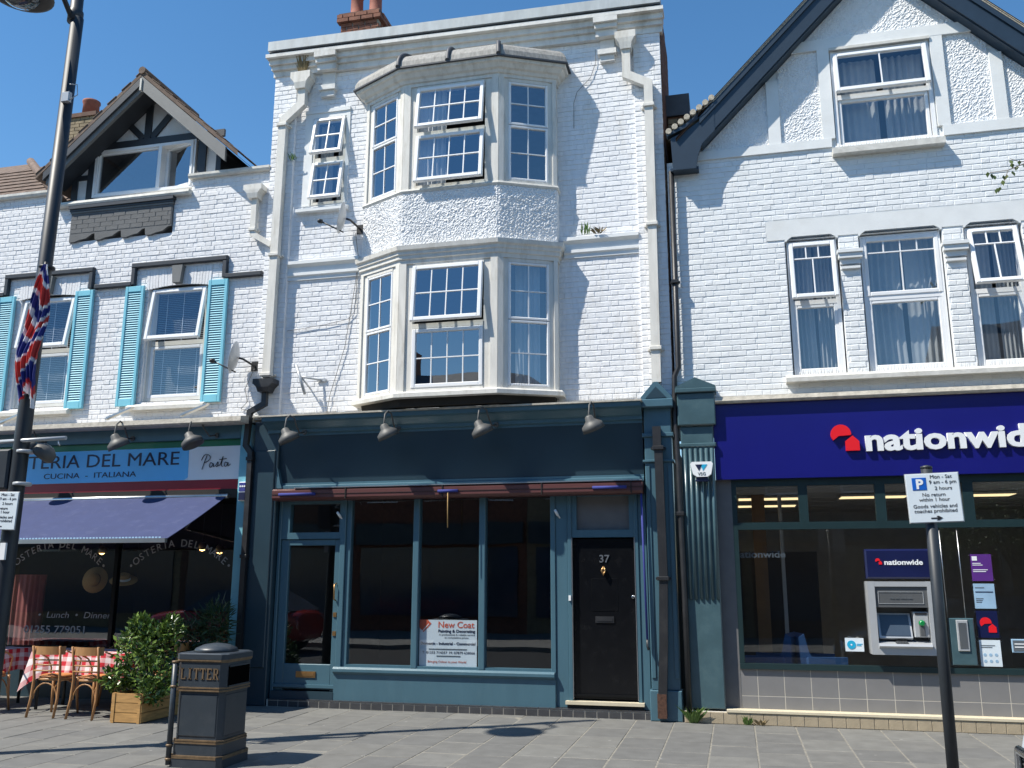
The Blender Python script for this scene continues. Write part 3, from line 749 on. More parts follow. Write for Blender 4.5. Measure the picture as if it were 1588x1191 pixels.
# chimney behind the parapet
ch = MB().box(-6.17, -5.50, 1.05, 1.75, 9.85, 11.10).build("chimney_stack", "mortar", MID)
rr = random.Random(9)
for k, (x0, x1, y0, y1, za, n) in enumerate(((-6.185, -5.485, 1.035, 1.765, 10.25, 11), (-6.24, -5.43, 0.98, 1.82, 11.09, 2))):
    for r in range(n):
        z = za + r * 0.0765; x = x0 - (0.11 if r % 2 else 0)
        while x < x1 - .03:
            a, c = max(x, x0), min(x + .215, x1)
            if c - a > .04: box("brick", "red_brick", ch, a + .005, c - .005, y0 + rr.uniform(-.003, .003), y0 + .12, z, z + .066)
            x += .225
        y = y0 + .13
        while y < y1: box("brick", "red_brick", ch, x1 - .1, x1 + rr.uniform(-.003, .003), y, min(y + .215, y1), z, z + .066); y += .225
MB().box(-6.21, -5.46, 1.0, 1.8, 11.10, 11.26).build("chimney_cap", "brown_brick", ch)
for x in (-5.99, -5.64): MB().lathe((x, 1.25, 11.26), [(.13, 0), (.125, .08), (.11, .1), (.105, .42), (.125, .45), (.125, .5), (.09, .5), (.09, .3)], 16).build("chimney_pot", "terracotta", ch)
spikes(MID, -6.2, -5.3, -.13, 3.972, 30, .11, 2); spikes(MID, -2.9, -1.15, -.13, 3.972, 80, .12, 3); spikes(MID, -2.85, -2.2, -.62, 4.17, 0 + 18, .07, 4)

# ------------------------------------------------------------------ middle shopfront
T, T_SHADE = "teal_paint", "teal_in_shade"
# lead strip and cornice
MB().box(-6.60, -1.07, -.38, .0, 3.945, 3.968).build("lead_strip", "ledge_stone", MID)
MB().xprism([(0.0, 3.70), (-.10, 3.70), (-.10, 3.735), (-.145, 3.745), (-.145, 3.79), (-.18, 3.80), (-.29, 3.87), (-.35, 3.885), (-.36, 3.943), (0.0, 3.943)], -6.47, -1.09).build("shop_cornice", T, MID)
MB().xprism([(.02, 3.03), (-.03, 3.03), (-.09, 3.70), (.02, 3.70)], -6.30, -1.095).build("fascia_panel", T_SHADE, MID)
MB().xprism([(.02, 2.945), (-.09, 2.945), (-.09, 2.985), (-.055, 3.0), (-.055, 3.028), (.02, 3.028)], -6.30, -1.095).build("fascia_rail", T, MID)
MB().prism([(-6.47, 3.70), (-6.30, 2.95), (-6.22, 2.95), (-6.25, 3.02), (-6.415, 3.70)], -.115, .0).build("fascia_bracket", T, MID)
# posts and frame
for x0, x1, y in ((-6.29, -6.245, -.02), (-5.335, -5.255, -.03), (-5.255, -5.185, 0.0), (-2.35, -2.285, -.03), (-2.285, -2.12, -.012), (-2.12, -2.068, -.03), (-1.245, -1.195, -.03), (-1.195, -1.09, -.015)):
    MB().bbox(x0, x1, y, .10, 0.10, 2.94, .006).build("frame_post", T, MID)
fr = MB().box(-6.245, -5.335, -.012, .09, 2.24, 2.33).box(-6.245, -5.335, -.012, .09, 2.73, 2.938).box(-6.245, -6.12, -.008, .09, 2.33, 2.73).box(-5.36, -5.335, -.008, .09, 2.33, 2.73)
fr2 = MB().box(-2.068, -1.245, -.012, .09, 2.225, 2.32).box(-2.068, -1.245, -.012, .09, 2.76, 2.938).box(-2.068, -2.0, -.008, .09, 2.32, 2.76).box(-1.31, -1.245, -.008, .09, 2.32, 2.76)
fr2.build("transom_frame", T, MID); fr.build("transom_frame", T, MID)
MB().face([(-6.12, .05, 2.33), (-5.36, .05, 2.33), (-5.36, .05, 2.73), (-6.12, .05, 2.73)]).build("pane", "glass_shop", MID)
MB().box(-2.0, -1.31, .045, .055, 2.32, 2.76).build("frosted_pane", "interior_grey", MID)
sw = MB()
for x in (-4.26, -3.325): sw.bbox(x, x + .085, -.025, .10, .53, 2.94, .008)
sw.box(-5.185, -2.35, -.01, .09, 2.80, 2.94).box(-5.185, -2.35, -.012, .09, .53, .56)
sw = sw.build("shop_window", T, MID)
for a, c in ((-5.185, -4.26), (-4.175, -3.325), (-3.24, -2.35)): MB().face([(a, .04, .56), (c, .04, .56), (c, .04, 2.80), (a, .04, 2.80)]).build("pane", "glass_shop", sw)
MB().xprism([(.05, .44), (-.055, .44), (-.085, .47), (-.085, .505), (-.06, .53), (.05, .53)], -5.345, -2.30).build("window_sill", T, MID)
MB().box(-5.34, -2.295, -.045, .05, .10, .44).build("stall_riser", T, MID)
# glazed shop door
d = MB().bbox(-6.24, -6.12, .01, .07, .20, 2.235, .006).bbox(-5.42, -5.34, .01, .07, .20, 2.235, .006).bbox(-6.12, -5.42, .012, .07, 2.15, 2.235, .006).bbox(-6.12, -5.42, .012, .07, .22, .55, .006)
d = d.build("shop_door", T, MID)
MB().face([(-6.12, .04, .55), (-5.42, .04, .55), (-5.42, .04, 2.15), (-6.12, .04, 2.15)]).build("pane", "glass_shop", d)
MB().box(-6.24, -5.34, -.03, .05, .245, .285).build("weather_bar", T, d)
MB().tube([(-5.375, -.0, 1.63), (-5.375, -.06, 1.61), (-5.375, -.06, 1.42), (-5.375, 0, 1.40)], .011, 8).build("handle", "brass", d)
for z in (1.21, .96): MB().box(-5.405, -5.355, -.004, .02, z - .03, z + .03).build("lock_plate", "brass", d)
MB().box(-5.92, -5.63, -.002, .02, .375, .455).box(-5.90, -5.65, -.008, .0, .395, .435).build("letter_plate", "brass", d)
MB().box(-6.26, -5.34, -.05, .05, .10, .20).build("door_step", T_SHADE, MID)
# black front door
d = MB().bbox(-2.055, -1.255, .02, .07, .21, 2.21, .005).build("front_door", "black_paint", MID)
for x0, x1, z0, z1 in ((-1.82, -1.48, 1.29, 1.70),):
    MB().bbox(x0, x1, .015, .021, z0, z1, .003).build("door_panel", "black_paint", d)
text("house_number", "37", .135, -1.715, .013, 1.905, "aluminium", d, .004, .002)
MB().lathe((-1.655, .02, 1.79), [(.028, 0), (.032, .02), (.018, .03)], 12, (0, -1, 0)).tube([(-1.655, -.01, 1.85), (-1.68, -.03, 1.80), (-1.655, -.03, 1.745), (-1.63, -.03, 1.80), (-1.655, -.01, 1.85)], .012, 6).build("knocker", "brass", d)
MB().box(-1.775, -1.535, .008, .02, 1.145, 1.225).box(-1.755, -1.555, .002, .01, 1.165, 1.205).build("letter_plate", "black_iron", d)
MB().lathe((-1.285, .02, 1.47), [(.022, 0), (.024, .015), (.014, .025)], 12, (0, -1, 0)).build("lock", "chrome", d)
MB().box(-2.055, -1.255, -.01, .03, .245, .275).build("weather_bar", "black_paint", d)
for x0, x1 in ((-2.068, -2.058), (-1.252, -1.242)): MB().box(x0, x1, -.034, .05, .21, 2.22).build("door_trim", "aluminium", MID)
box("door_bell", "sign_white", MID, -2.11, -2.08, -.055, -.028, 1.42, 1.485)
MB().box(-2.16, -1.17, -.09, .06, .15, .19).build("door_step", "cream_stone", MID); MB().box(-2.14, -1.19, -.06, .06, .10, .148).build("door_riser", "dark_gap", MID)
# tiled plinth
pl = MB().box(-6.28, -1.09, -.1105, .1, 0.0, .092).build("plinth", "pale_grout", MID)
x = -6.26
while x < -1.14:
    box("plinth_tile", "black_tile", pl, x + .003, min(x + .147, -1.092), -.112, -.09, 0.004, .078)
    box("plinth_tile", "black_tile", pl, x + .003, min(x + .147, -1.092), -.114, .0, .084, .101); x += .15
# pilasters of the shopfront
def shop_pilaster(x0, x1, mat, y0, zt, name):
    b = MB().bbox(x0 + .02, x1 - .02, y0, .05, .36, zt, .008).bbox(x0, x1, y0 - .04, .05, 0.0, .36, .01)
    b.bbox(x0 - .005, x1 + .005, y0 - .035, .05, 3.17, 3.20, .006).bbox(x0 - .005, x1 + .005, y0 - .03, .05, 3.50, 3.55, .006)
    return b.build(name, mat, MID)
shop_pilaster(-1.09, -.70, T, -.14, 3.90, "pilaster")
MB().bbox(-1.11, -.68, -.24, .05, 3.88, 3.985, .01).build("pilaster_cap", T, MID)
MB().prism([(-1.10, 3.986), (-.69, 3.986), (-.70, 4.02), (-.87, 4.215), (-.92, 4.215), (-1.09, 4.02)], -.22, .03).build("pediment", T, MID)
MB().prism([(-1.03, 4.0), (-.76, 4.0), (-.895, 4.15)], -.228, -.215).build("pediment_panel", T_SHADE, MID)
b = MB().bbox(-1.06, -1.01, -.155, -.13, .5, 3.12, .004).bbox(-.78, -.73, -.155, -.13, .5, 3.12, .004).build("pilaster_moulding", T, MID)
MB().bbox(-6.70, -6.30, -.12, .05, 0, 3.93, .012).bbox(-6.66, -6.34, -.14, -.1, .5, 3.5, .01).build("pilaster", T_SHADE, MID)
# shop interior
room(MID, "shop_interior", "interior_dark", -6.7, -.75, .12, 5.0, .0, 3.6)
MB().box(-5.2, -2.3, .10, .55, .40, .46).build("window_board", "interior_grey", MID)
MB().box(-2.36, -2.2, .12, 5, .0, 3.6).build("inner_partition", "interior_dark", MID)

# ================================================================== LEFT BUILDING
LX0, LX1 = -13.4, -6.744
LEFT = thing("terraced_building", "white brick terrace with light blue shutters and half-timbered dormer above an Italian restaurant", "building", (-10, 0, 0))
WB = "white_brick_left"
def clipL(z): return (LX0, LX1)
brick_wall(LEFT, "wall", WB, LX0, LX1, 4.02, 7.66, 0.0, holes=[(-8.75, -7.70, 4.32, 6.22), (-11.11, -10.06, 4.32, 6.22), (-10.30, -8.43, 7.06, 7.66, 0)], seed=21, singles=300, depth=0.16)
brick_wall(LEFT, "parapet", WB, -8.14, LX1, 7.66, 7.93, 0.0, seed=22, singles=0)
brick_wall(LEFT, "parapet", WB, LX0, -10.80, 7.66, 7.93, 0.0, seed=23, singles=0)
MB().xprism([(.25, 7.93), (-.07, 7.93), (-.085, 7.96), (-.085, 8.0), (.0, 8.02), (.25, 8.02)], -8.17, LX1 - .01).build("coping", "sill_stone", LEFT)
MB().xprism([(.25, 7.93), (-.07, 7.93), (-.085, 7.96), (-.085, 8.0), (.0, 8.02), (.25, 8.02)], LX0, -10.78).build("coping", "sill_stone", LEFT)
MB().xprism([(.25, 7.66), (-.10, 7.66), (-.115, 7.69), (-.10, 7.735), (.25, 7.75)], -10.60, -8.12).build("dormer_sill", "sill_stone", LEFT)
for a, c in ((-8.135, -8.12), (-10.80, -10.785)): MB().box(a, c, 0.0, .25, 7.74, 7.93).build("parapet_end", WB, LEFT)
# grey painted apron with scalloped foot
sc = [(-10.30, 7.62), (-10.30, 7.045)]
for x0, x1 in ((-10.30, -9.82), (-9.82, -9.33), (-9.33, -8.89), (-8.89, -8.43)):
    mid = (x0 + x1) / 2
    sc += [(x0 + .10, 7.045), (x0 + .2, 7.075), (mid + .08, 7.09), (x1 - .06, 7.155), (x1 - .01, 7.165)]
    if x1 < -8.5: sc += [(x1 + .005, 7.05)]
sc += [(-8.43, 7.16), (-8.43, 7.62)]
b = MB(); pts = sc
a = [b.P((x, -.045, z)) for x, z in pts]; c = [b.P((x, .01, z)) for x, z in pts]; n = len(pts)
b.f.append(a)
for i in range(n): b.f.append([a[i], c[i], c[(i + 1) % n], a[(i + 1) % n]])
ap = b.build("apron_panel", "grey_brick_paint", LEFT)
for r in range(5):
    z = 7.19 + r * .0765; x = -10.29 - (.11 if r % 2 else 0)
    while x < -8.46:
        p, q = max(x, -10.29), min(x + .215, -8.44)
        if q - p > .05: box("brick", "grey_brick_paint", ap, p + .0015, q - .0015, -.0495 + random.uniform(-.0012, .0012), -.04, z, z + .0745, c=.003)
        x += .225
MB().box(-10.32, -8.41, -.075, .01, 7.565, 7.60).box(-10.33, -8.40, -.10, .01, 7.602, 7.658).build("apron_cornice", "dark_timber", LEFT)
MB().box(-10.31, -8.42, -.062, .01, 7.535, 7.563).build("apron_bead", "grey_timber", LEFT)
# stepped label mould
for pts in (((-9.06, -7.38), (-9.74, -9.02), (-7.42, -6.76)), ((-11.44, -9.76), (-13.0, -11.40), None)):
    t = pts[0]
    b = MB().bbox(t[0], t[1], -.075, .01, 6.50, 6.575, .01).bbox(t[0], t[0] + .075, -.07, .01, 6.22, 6.50, .01).bbox(t[1] - .075, t[1], -.07, .01, 6.22, 6.50, .01)
    b.build("label_mould", "dark_timber", LEFT)
    for q in pts[1:]:
        if q: MB().bbox(q[0] + .02, q[1] - .02, -.075, .01, 6.205, 6.275, .01).build("label_mould", "dark_timber", LEFT)
for cx in (-8.225, -10.585):
    # rubbed arch, keystone, casing, sashes, blinds
    n = 22
    for i in range(n):
        x0 = cx - .56 + 1.12 * i / n; x1 = x0 + 1.12 / n - .006; s0 = (x0 - cx) / .56; k = 0.05 * (1 - s0 * s0); ln = -s0 * .03
        MB().prism([(x0 - ln * 0, 6.18 + k - .05), (x1, 6.18 + k - .05), (x1 - ln * .5, 6.44), (x0 - ln * .5, 6.44)], -.014 + random.uniform(-.003, .003), .01).build("arch_brick", WB, LEFT)
    MB().prism([(cx - .06, 6.19), (cx + .07, 6.19), (cx + .10, 6.47), (cx - .085, 6.47)], -.10, .01).build("keystone", "grey_timber", LEFT)
    w = casing(LEFT, I4, cx - .50, cx + .50, 4.35, 6.16, .06, .16, .05, "aged_upvc", mid=5.26, midw=.07)
    light(w, I4, cx - .475, cx + .475, 5.28, 6.13, .04, [(1, 1)], tilt=rad(9), fr=.06, gmat="glass_side")
    light(w, I4, cx - .455, cx + .455, 4.40, 5.22, .09, [(1, 1)], fr=.05, gmat="glass_side")
    for a, c in ((cx - .525, cx - .50), (cx + .50, cx + .525)): MB().box(a, c, .03, .16, 4.32, 6.2).build("reveal_lining", "white_band", w)
    MB().xprism([(.16, 4.19), (-.12, 4.19), (-.12, 4.245), (-.05, 4.29), (.16, 4.325)], cx - .68, cx + .64).build("sill", "sill_stone", LEFT)
    vb = MB().box(cx - .45, cx + .45, .16, .20, 6.10, 6.14).build("venetian_blind", "blind_white", LEFT)
    for k in range(56):
        z = 4.42 + k * .030
        MB().face([(cx - .445, .168, z), (cx + .445, .168, z), (cx + .445, .192, z + .012), (cx - .445, .192, z + .012)]).build("slat", "blind_white", vb)
    for x in (-.29, 0, .29): MB().box(cx + x - .004, cx + x + .004, .164, .166, 4.4, 6.12).build("cord", "blind_white", vb)
room(LEFT, "room_lining", "interior_grey", LX0 + .1, LX1 - .05, .17, 3.4, 4.02, 6.7)
# shutters are separate things: one builder, copies share the meshes
def make_shutter():
    t = thing("louvred_shutter", "", "shutter", (0, 0, 4.27))
    b = MB().bbox(-.165, -.115, -.04, 0, 4.27, 6.19, .005).bbox(.115, .165, -.04, 0, 4.27, 6.19, .005).bbox(-.115, .115, -.039, 0, 6.10, 6.19, .005).bbox(-.115, .115, -.039, 0, 4.27, 4.385, .005)
    b.build("shutter_frame", "shutter_blue", t)
    n = 46
    for k in range(n):
        z = 4.39 + (6.10 - 4.39) * k / n
        MB().face([(-.117, -.033, z), (.117, -.033, z), (.117, -.004, z + .040), (-.117, -.004, z + .040)]).face([(-.117, -.033, z), (-.117, -.029, z - .006), (.117, -.029, z - .006), (.117, -.033, z)]).build("slat", "shutter_blue", t)
    return t
sh = make_shutter()
shut = [(-8.965, "light blue louvred shutter beside the keystone window, on its lamp post side", 0), (-7.505, "light blue louvred shutter behind the satellite dish arm", 0), (-9.885, "light blue louvred shutter beside the flag, between the two restaurant windows", 0), (-11.36, "light blue louvred shutter on the far side of the window behind the flag", 0)]
for i, (x, lab, _) in enumerate(shut):
    o = sh if i == 0 else copy_tree(sh)
    o.location = (x, -.03, 4.27); o["label"] = lab; o["group"] = "louvred shutters of the restaurant building"
# ---- dormer gable
gx, gz, sl = -9.02, 9.66, 0.885
def clipD(z): 
    h = max(0.0, (gz - .08 - z) / sl); return (gx - .12 - h, gx - .12 + h)
yD = .22; gx2 = -9.14
dw = MB()
for zz in range(95):
    z0 = 7.75 + zz * .02; z1 = z0 + .02; h = max(0, (9.62 - z0) / sl)
    iv = subtract([(max(-10.56, gx2 - h), min(-7.78, gx2 + h))], [(-10.14, -8.20)] if 7.92 < z0 < 8.72 else [])
    for a, c in iv:
        if c - a > .01: dw.face([(a, yD, z0), (c, yD, z0), (c, yD, z1), (a, yD, z1)])
dw.build("dormer_wall", "white_render", LEFT)
def strut(x0, z0, x1, z1, w, y=yD, d=.035, mat="dark_timber", name="timber"):
    t = Vector((x1 - x0, z1 - z0)).normalized(); n = Vector((-t.y, t.x)) * w / 2
    p = [(x0 - n.x, z0 - n.y), (x1 - n.x, z1 - n.y), (x1 + n.x, z1 + n.y), (x0 + n.x, z0 + n.y)]
    return recalc(MB().prism(p, y - d, y + .01).build(name, mat, LEFT))
strut(-10.5, 8.81, -7.75, 8.81, .12, d=.037); strut(-9.19, 8.872, -9.19, 9.62, .12); strut(-9.27, 8.88, -9.70, 9.30, .11, d=.033); strut(-9.11, 8.88, -8.80, 9.24, .11, d=.033)
strut(-10.20, 7.75, -10.20, 8.75, .14); strut(-10.51, 7.75, -10.51, 8.75, .10); strut(-10.46, 8.29, -10.28, 8.29, .08, d=.03); strut(-8.13, 7.75, -8.13, 8.75, .14); strut(-7.82, 7.75, -7.82, 8.52, .09); MB().face([(-7.775, yD, 7.9), (-7.775, 1.25, 7.9), (-7.775, 1.25, 8.60), (-7.775, yD, 8.60)]).build("dormer_cheek", "dark_timber", LEFT)
w = casing(LEFT, I4, -10.14, -8.24, 7.90, 8.74, yD - .05, yD + .08, .05, "upvc")
MB().box(-8.93, -8.87, yD - .055, yD + .08, 7.95, 8.69).build("mullion", "upvc", w)
light(w, I4, -10.09, -8.93, 7.95, 8.69, yD, [(1, 1)], fr=.03)
light(w, I4, -8.89, -8.27, 7.93, 8.72, yD - .04, [(1, 1)], fr=.06, side=rad(-14))
room(LEFT, "room_lining", "interior_grey", -10.18, -8.2, yD + .09, 1.2, 7.76, 8.74)
# barge boards and roof
def slope_board(sgn, y0, y1, t0, t1, mat, name, half, dz=0.0, ax=gx, az=9.81):
    """board under the roof edge, from the ridge down one side; t0,t1 = depth below the roof line"""
    x1 = ax + sgn * half; z1 = az - half * sl
    p = [(ax, az - t0 + dz), (x1, z1 - t0 + dz), (x1, z1 - t1 + dz), (ax, az - t1 + dz)]
    if sgn > 0: p = p[::-1]
    return recalc(MB().prism(p, y0, y1).build(name, mat, LEFT))
slope_board(-1, -.30, -.25, .10, .24, "dark_timber", "barge_board", 1.70); slope_board(1, -.30, -.25, .10, .34, "grey_timber", "barge_board", 1.62)
slope_board(-1, -.26, -.20, .22, .34, "grey_timber", "barge_board", 1.66)
slope_board(-1, -.25, yD, .20, .22, "dark_timber", "soffit", 1.70); slope_board(1, -.25, yD, .20, .22, "dark_timber", "soffit", 1.62)
MB().box(gx - .015, gx + .015, -.32, -.26, 9.45, 9.66).build("finial_strip", "sill_stone", LEFT)
# dormer roof tiles, both slopes
def tile_slope(parent, origin, du, dv, nu, nv, tw, tl, mat, seed=1, thick=.018, name="roof_tile", keep=None):
    """lapped tiles: du along a course, dv up the slope"""
    rr = random.Random(seed); du = Vector(du).normalized(); dv = Vector(dv).normalized(); nn = du.cross(dv).normalized()
    if nn.z < 0: nn = -nn
    o0 = Vector(origin); meshes = []
    for k in range(4):
        b = MB(); a = [Vector((0, 0, 0)), du * (tw - .006), du * (tw - .006) + dv * tl * 1.25, dv * tl * 1.25]
        lift = [nn * (thick * 1.6 + rr.uniform(-.004, .004)), nn * (thick * 1.6 + rr.uniform(-.004, .004)), nn * .004, nn * .004]
        lo_ = [b.P(p + l - nn * thick) for p, l in zip(a, lift)]; hi_ = [b.P(p + l) for p, l in zip(a, lift)]
        b.f += [hi_, lo_[::-1]] + [[lo_[i], lo_[(i + 1) % 4], hi_[(i + 1) % 4], hi_[i]] for i in range(4)]
        me = b.mesh(name); me.materials.append(MATS[mat]); meshes.append(me)
    base = world_loc(parent); cnt = 0
    for j in range(nv):
        for i in range(nu):
            p = o0 + du * (i * tw + (tw / 2 if j % 2 else 0)) + dv * (j * tl)
            if keep and not keep(p): continue
            o = bpy.data.objects.new(name, rr.choice(meshes)); COL.objects.link(o); o.parent = parent; o.location = p - base; cnt += 1
    return cnt
for sgn in (-1, 1):
    r = MB(); n = 1
    HW = 1.84; YB = 1.25
    xe = gx + sgn * HW; ze = 9.81 - HW * sl
    r.face([(gx, -.30, 9.80), (xe, -.30, ze), (xe, YB, ze), (gx, YB, 9.80)]).face([(gx, -.30, 9.72), (xe, -.30, ze - .08), (xe, YB, ze - .08), (gx, YB, 9.72)]).face([(gx, -.30, 9.80), (xe, -.30, ze), (xe, -.30, ze - .08), (gx, -.30, 9.72)])
    dr = r.build("dormer_roof", "roof_tile", LEFT)
    L = math.hypot(HW, HW * sl); dvv = Vector((-sgn * HW, 0, HW * sl))
    tile_slope(dr, (xe, -.31, ze), (0, 1, 0), dvv, 6, int(L / .165) + 1, .26, .165, "roof_tile", 31 + sgn, thick=.010)
MB().tube([(gx, -.32, 9.81), (gx, 1.25, 9.81)], .065, 8).build("ridge_tile", "roof_tile", LEFT)
# main roof of the neighbour behind the parapet at the far left, tiled, with its verge falling to the right
mr = MB().face([(-15.5, .5, 8.0), (-11.0, .5, 8.0), (-14.3, 3.2, 10.4), (-16.5, 3.2, 10.4)]).build("roof", "roof_tile", LEFT)
def keep_r(p): return p.x < -11.05 - (p.z - 8.0) * 1.36 and p.x > -15.4
tile_slope(mr, (-15.4, .5, 8.0), (1, 0, 0), (0, 2.7, 2.4), 20, 12, .22, .26, "roof_tile", 41, keep=keep_r)
MB().tube([(-11.0, .5, 8.05), (-14.3, 3.2, 10.45)], .09, 8).build("hip_tile", "roof_tile", LEFT)
MB().face([(LX0, .27, 7.95), (LX1, .27, 7.95), (LX1, 5, 7.9), (LX0, 5, 7.9)]).build("flat_roof", "slate", LEFT)
ch = MB().box(-13.22, -12.55, 2.9, 3.6, 8.0, 11.15).build("chimney_stack", "mortar", LEFT)
for r in range(10):
    z = 10.40 + r * .0765; x = -13.235 - (.11 if r % 2 else 0)
    while x < -12.56:
        a, c = max(x, -13.235), min(x + .215, -12.535)
        if c - a > .04: box("brick", "yellow_brick", ch, a + .004, c - .004, 2.885, 3.0, z, z + .066)
        x += .225
MB().box(-13.28, -12.50, 2.85, 3.65, 11.15, 11.24).build("chimney_cap", "brown_brick", ch)
MB().lathe((-12.84, 3.1, 11.24), [(.17, 0), (.16, .3), (.18, .33), (.18, .37), (.12, .37), (.12, .2)], 16).build("chimney_pot", "terracotta", ch)
# ---- restaurant shopfront
MB().xprism([(.02, 3.90), (-.40, 3.88), (-.43, 3.90), (-.42, 3.97), (.02, 4.05)], LX0, -6.76).build("ledge", "ledge_stone", LEFT)
for x in (-10.9, -9.0, -7.75): MB().prism([(x, 4.0), (x + .42, 4.15), (x + .44, 4.18), (x + .02, 4.04)], -.43, -.36).build("ledge_clip", "aluminium", LEFT)
MB().box(LX0, -6.92, -.12, .02, 3.70, 3.91).build("fascia_head", "head_blue_shaded", LEFT)
MB().box(LX0, -6.92, -.08, .02, 2.84, 2.965).build("awning_cassette", "dark_gap", LEFT)
MB().bbox(-6.92, -6.76, -.12, .06, 0, 3.928, .01).build("pilaster", "light_blue_paint", LEFT)
fs = thing("fascia_sign", "restaurant fascia sign in green, blue, white and red with dark lettering", "sign", (-9, -.04, 2.97))
MB().box(-11.9, -6.925, -.055, .0, 3.11, 3.60).build("sign_board", "sign_white", fs)
MB().box(-11.9, -6.925, -.058, .0, 3.602, 3.698).build("green_strip", "sign_green", fs); MB().box(-11.9, -6.925, -.058, .0, 2.968, 3.108).build("red_strip", "sign_crimson", fs)
MB().prism([(-11.4, 3.112), (-7.84, 3.112), (-7.78, 3.15), (-7.79, 3.56), (-7.82, 3.598), (-11.4, 3.598)], -.060, -.054).build("blue_field", "sign_cyan", fs)
text("lettering", "OSTERIA DEL MARE", .285, -11.02, -.063, 3.345, "ink_navy", fs, .002, 0, width=3.08)
text("lettering", "CUCINA  -  ITALIANA", .115, -10.27, -.063, 3.185, "ink_navy", fs, .002, 0, width=1.62)
def stroke(pts, r, mat, parent, name="lettering"):
    P = [Vector(p) for p in pts]; out_ = []
    for i in range(len(P) - 1):
        p0, p1, p2, p3 = P[max(i - 1, 0)], P[i], P[i + 1], P[min(i + 2, len(P) - 1)]
        for k in range(5):
            t = k / 5; out_.append(0.5 * ((2 * p1) + (-p0 + p2) * t + (2 * p0 - 5 * p1 + 4 * p2 - p3) * t * t + (-p0 + 3 * p1 - 3 * p2 + p3) * t ** 3))
    out_.append(P[-1]); b = MB().tube(out_, r, 5); return b
# handwritten Pasta
def hw(pl): return [(-7.59 + x * .0049, -.064, 3.26 + y * .0049) for x, y in pl]
b = MB()
for pl in ([(8, 0), (14, 20), (22, 42)], [(4, 28), (14, 44), (30, 42), (32, 30), (16, 20)], [(44, 16), (36, 20), (32, 10), (38, 6), (45, 17), (46, 8), (54, 12)], [(54, 12), (60, 22), (60, 10), (54, 7)], [(60, 10), (68, 14), (76, 38), (72, 12), (78, 8)], [(64, 28), (88, 31)], [(92, 18), (84, 20), (82, 10), (88, 8), (94, 19), (94, 9), (102, 14)]):
    b2 = stroke(hw(pl), .0055, None, None); i0 = len(b.v); b.v += b2.v; b.f += [[i0 + k for k in f] for f in b2.f]
b.build("lettering", "ink_black", fs)
# glazing
g = MB().box(-11.9, -6.92, -.01, .08, .62, .72).box(-11.9, -6.92, -.01, .08, 2.76, 2.84).box(-8.93, -8.87, -.008, .08, .72, 2.76).box(-6.975, -6.92, -.006, .08, .72, 2.76).build("shop_window", "black_paint", LEFT)
for a, c in ((-11.85, -8.93), (-8.87, -6.975)):
    MB().face([(a, .03, .72), (c, .03, .72), (c, .03, 2.76), (a, .03, 2.76)]).build("pane", "glass_shop", g)
def arc_text(body, cx, cz, r, a0, a1, size, parent):
    n = len(body)
    for i, ch_ in enumerate(body):
        if ch_ == " ": continue
        a = rad(a0 + (a1 - a0) * i / (n - 1))
        M = Matrix.Translation((cx + r * math.sin(a), 0, cz + r * math.cos(a))) @ Matrix.Rotation(a, 4, 'Y')
        text("lettering", ch_, size, 0, .022, 0, "etched_white", parent, .001, 0, 'CENTER', m=M)
arc_text("\u2022OSTERIA DEL MARE\u2022", -7.86, 1.05, 1.10, -44, 44, .15, g); arc_text("\u2022OSTERIA DEL MARE\u2022", -9.93, 1.05, 1.10, -44, 44, .15, g)
text("lettering", "\u2022  Lunch  \u2022  Dinner", .13, -10.17, .022, 1.12, "etched_white", g, .001, 0, shear=.15, width=1.25)
text("lettering", "01255 779051", .155, -10.40, .022, .90, "etched_white", g, .001, .001, width=1.05)
MB().box(-11.9, -6.92, -.02, .06, 0, .62).build("stall_riser", "teal_in_shade", LEFT)
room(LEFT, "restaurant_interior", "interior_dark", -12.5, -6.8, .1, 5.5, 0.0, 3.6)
# awning
aw = thing("shop_awning", "navy blue fabric awning half open over the restaurant tables", "awning", (-9, -.1, 2.84))
b = MB(); n = 24
b.grid(n, 6, lambda u, v: (-11.6 + 4.52 * u, -.11 - 1.40 * v, 2.865 - .68 * v - .015 * math.sin(v * math.pi)))
b.grid(n, 6, lambda u, v: (-11.6 + 4.52 * u, -.11 - 1.40 * v, 2.855 - .68 * v - .015 * math.sin(v * math.pi)))
b.build("canopy", "navy_cloth", aw)
MB().box(-11.62, -7.06, -1.55, -1.50, 2.145, 2.20).build("front_bar", "aluminium", aw)
rr = random.Random(2)
b = MB()
for k in range(90): x = -11.55 + k * .049; b.box(x, x + .03, -1.499, -1.492, 2.205, 2.222)
b.build("stitching", "pale_blue", aw, kind="stuff")
for x in (-7.4, -11.2):
    MB().tube([(x - .25, -.10, 2.72), (x - .95 if x > -9 else x + .6, -.80, 2.46), (x, -1.50, 2.17)], .02, 8, smooth=False).build("folding_arm", "aluminium", aw)
MB().tube([(-11.6, -.11, 2.86), (-7.06, -.11, 2.86)], .035, 10).build("roller", "aluminium", aw)
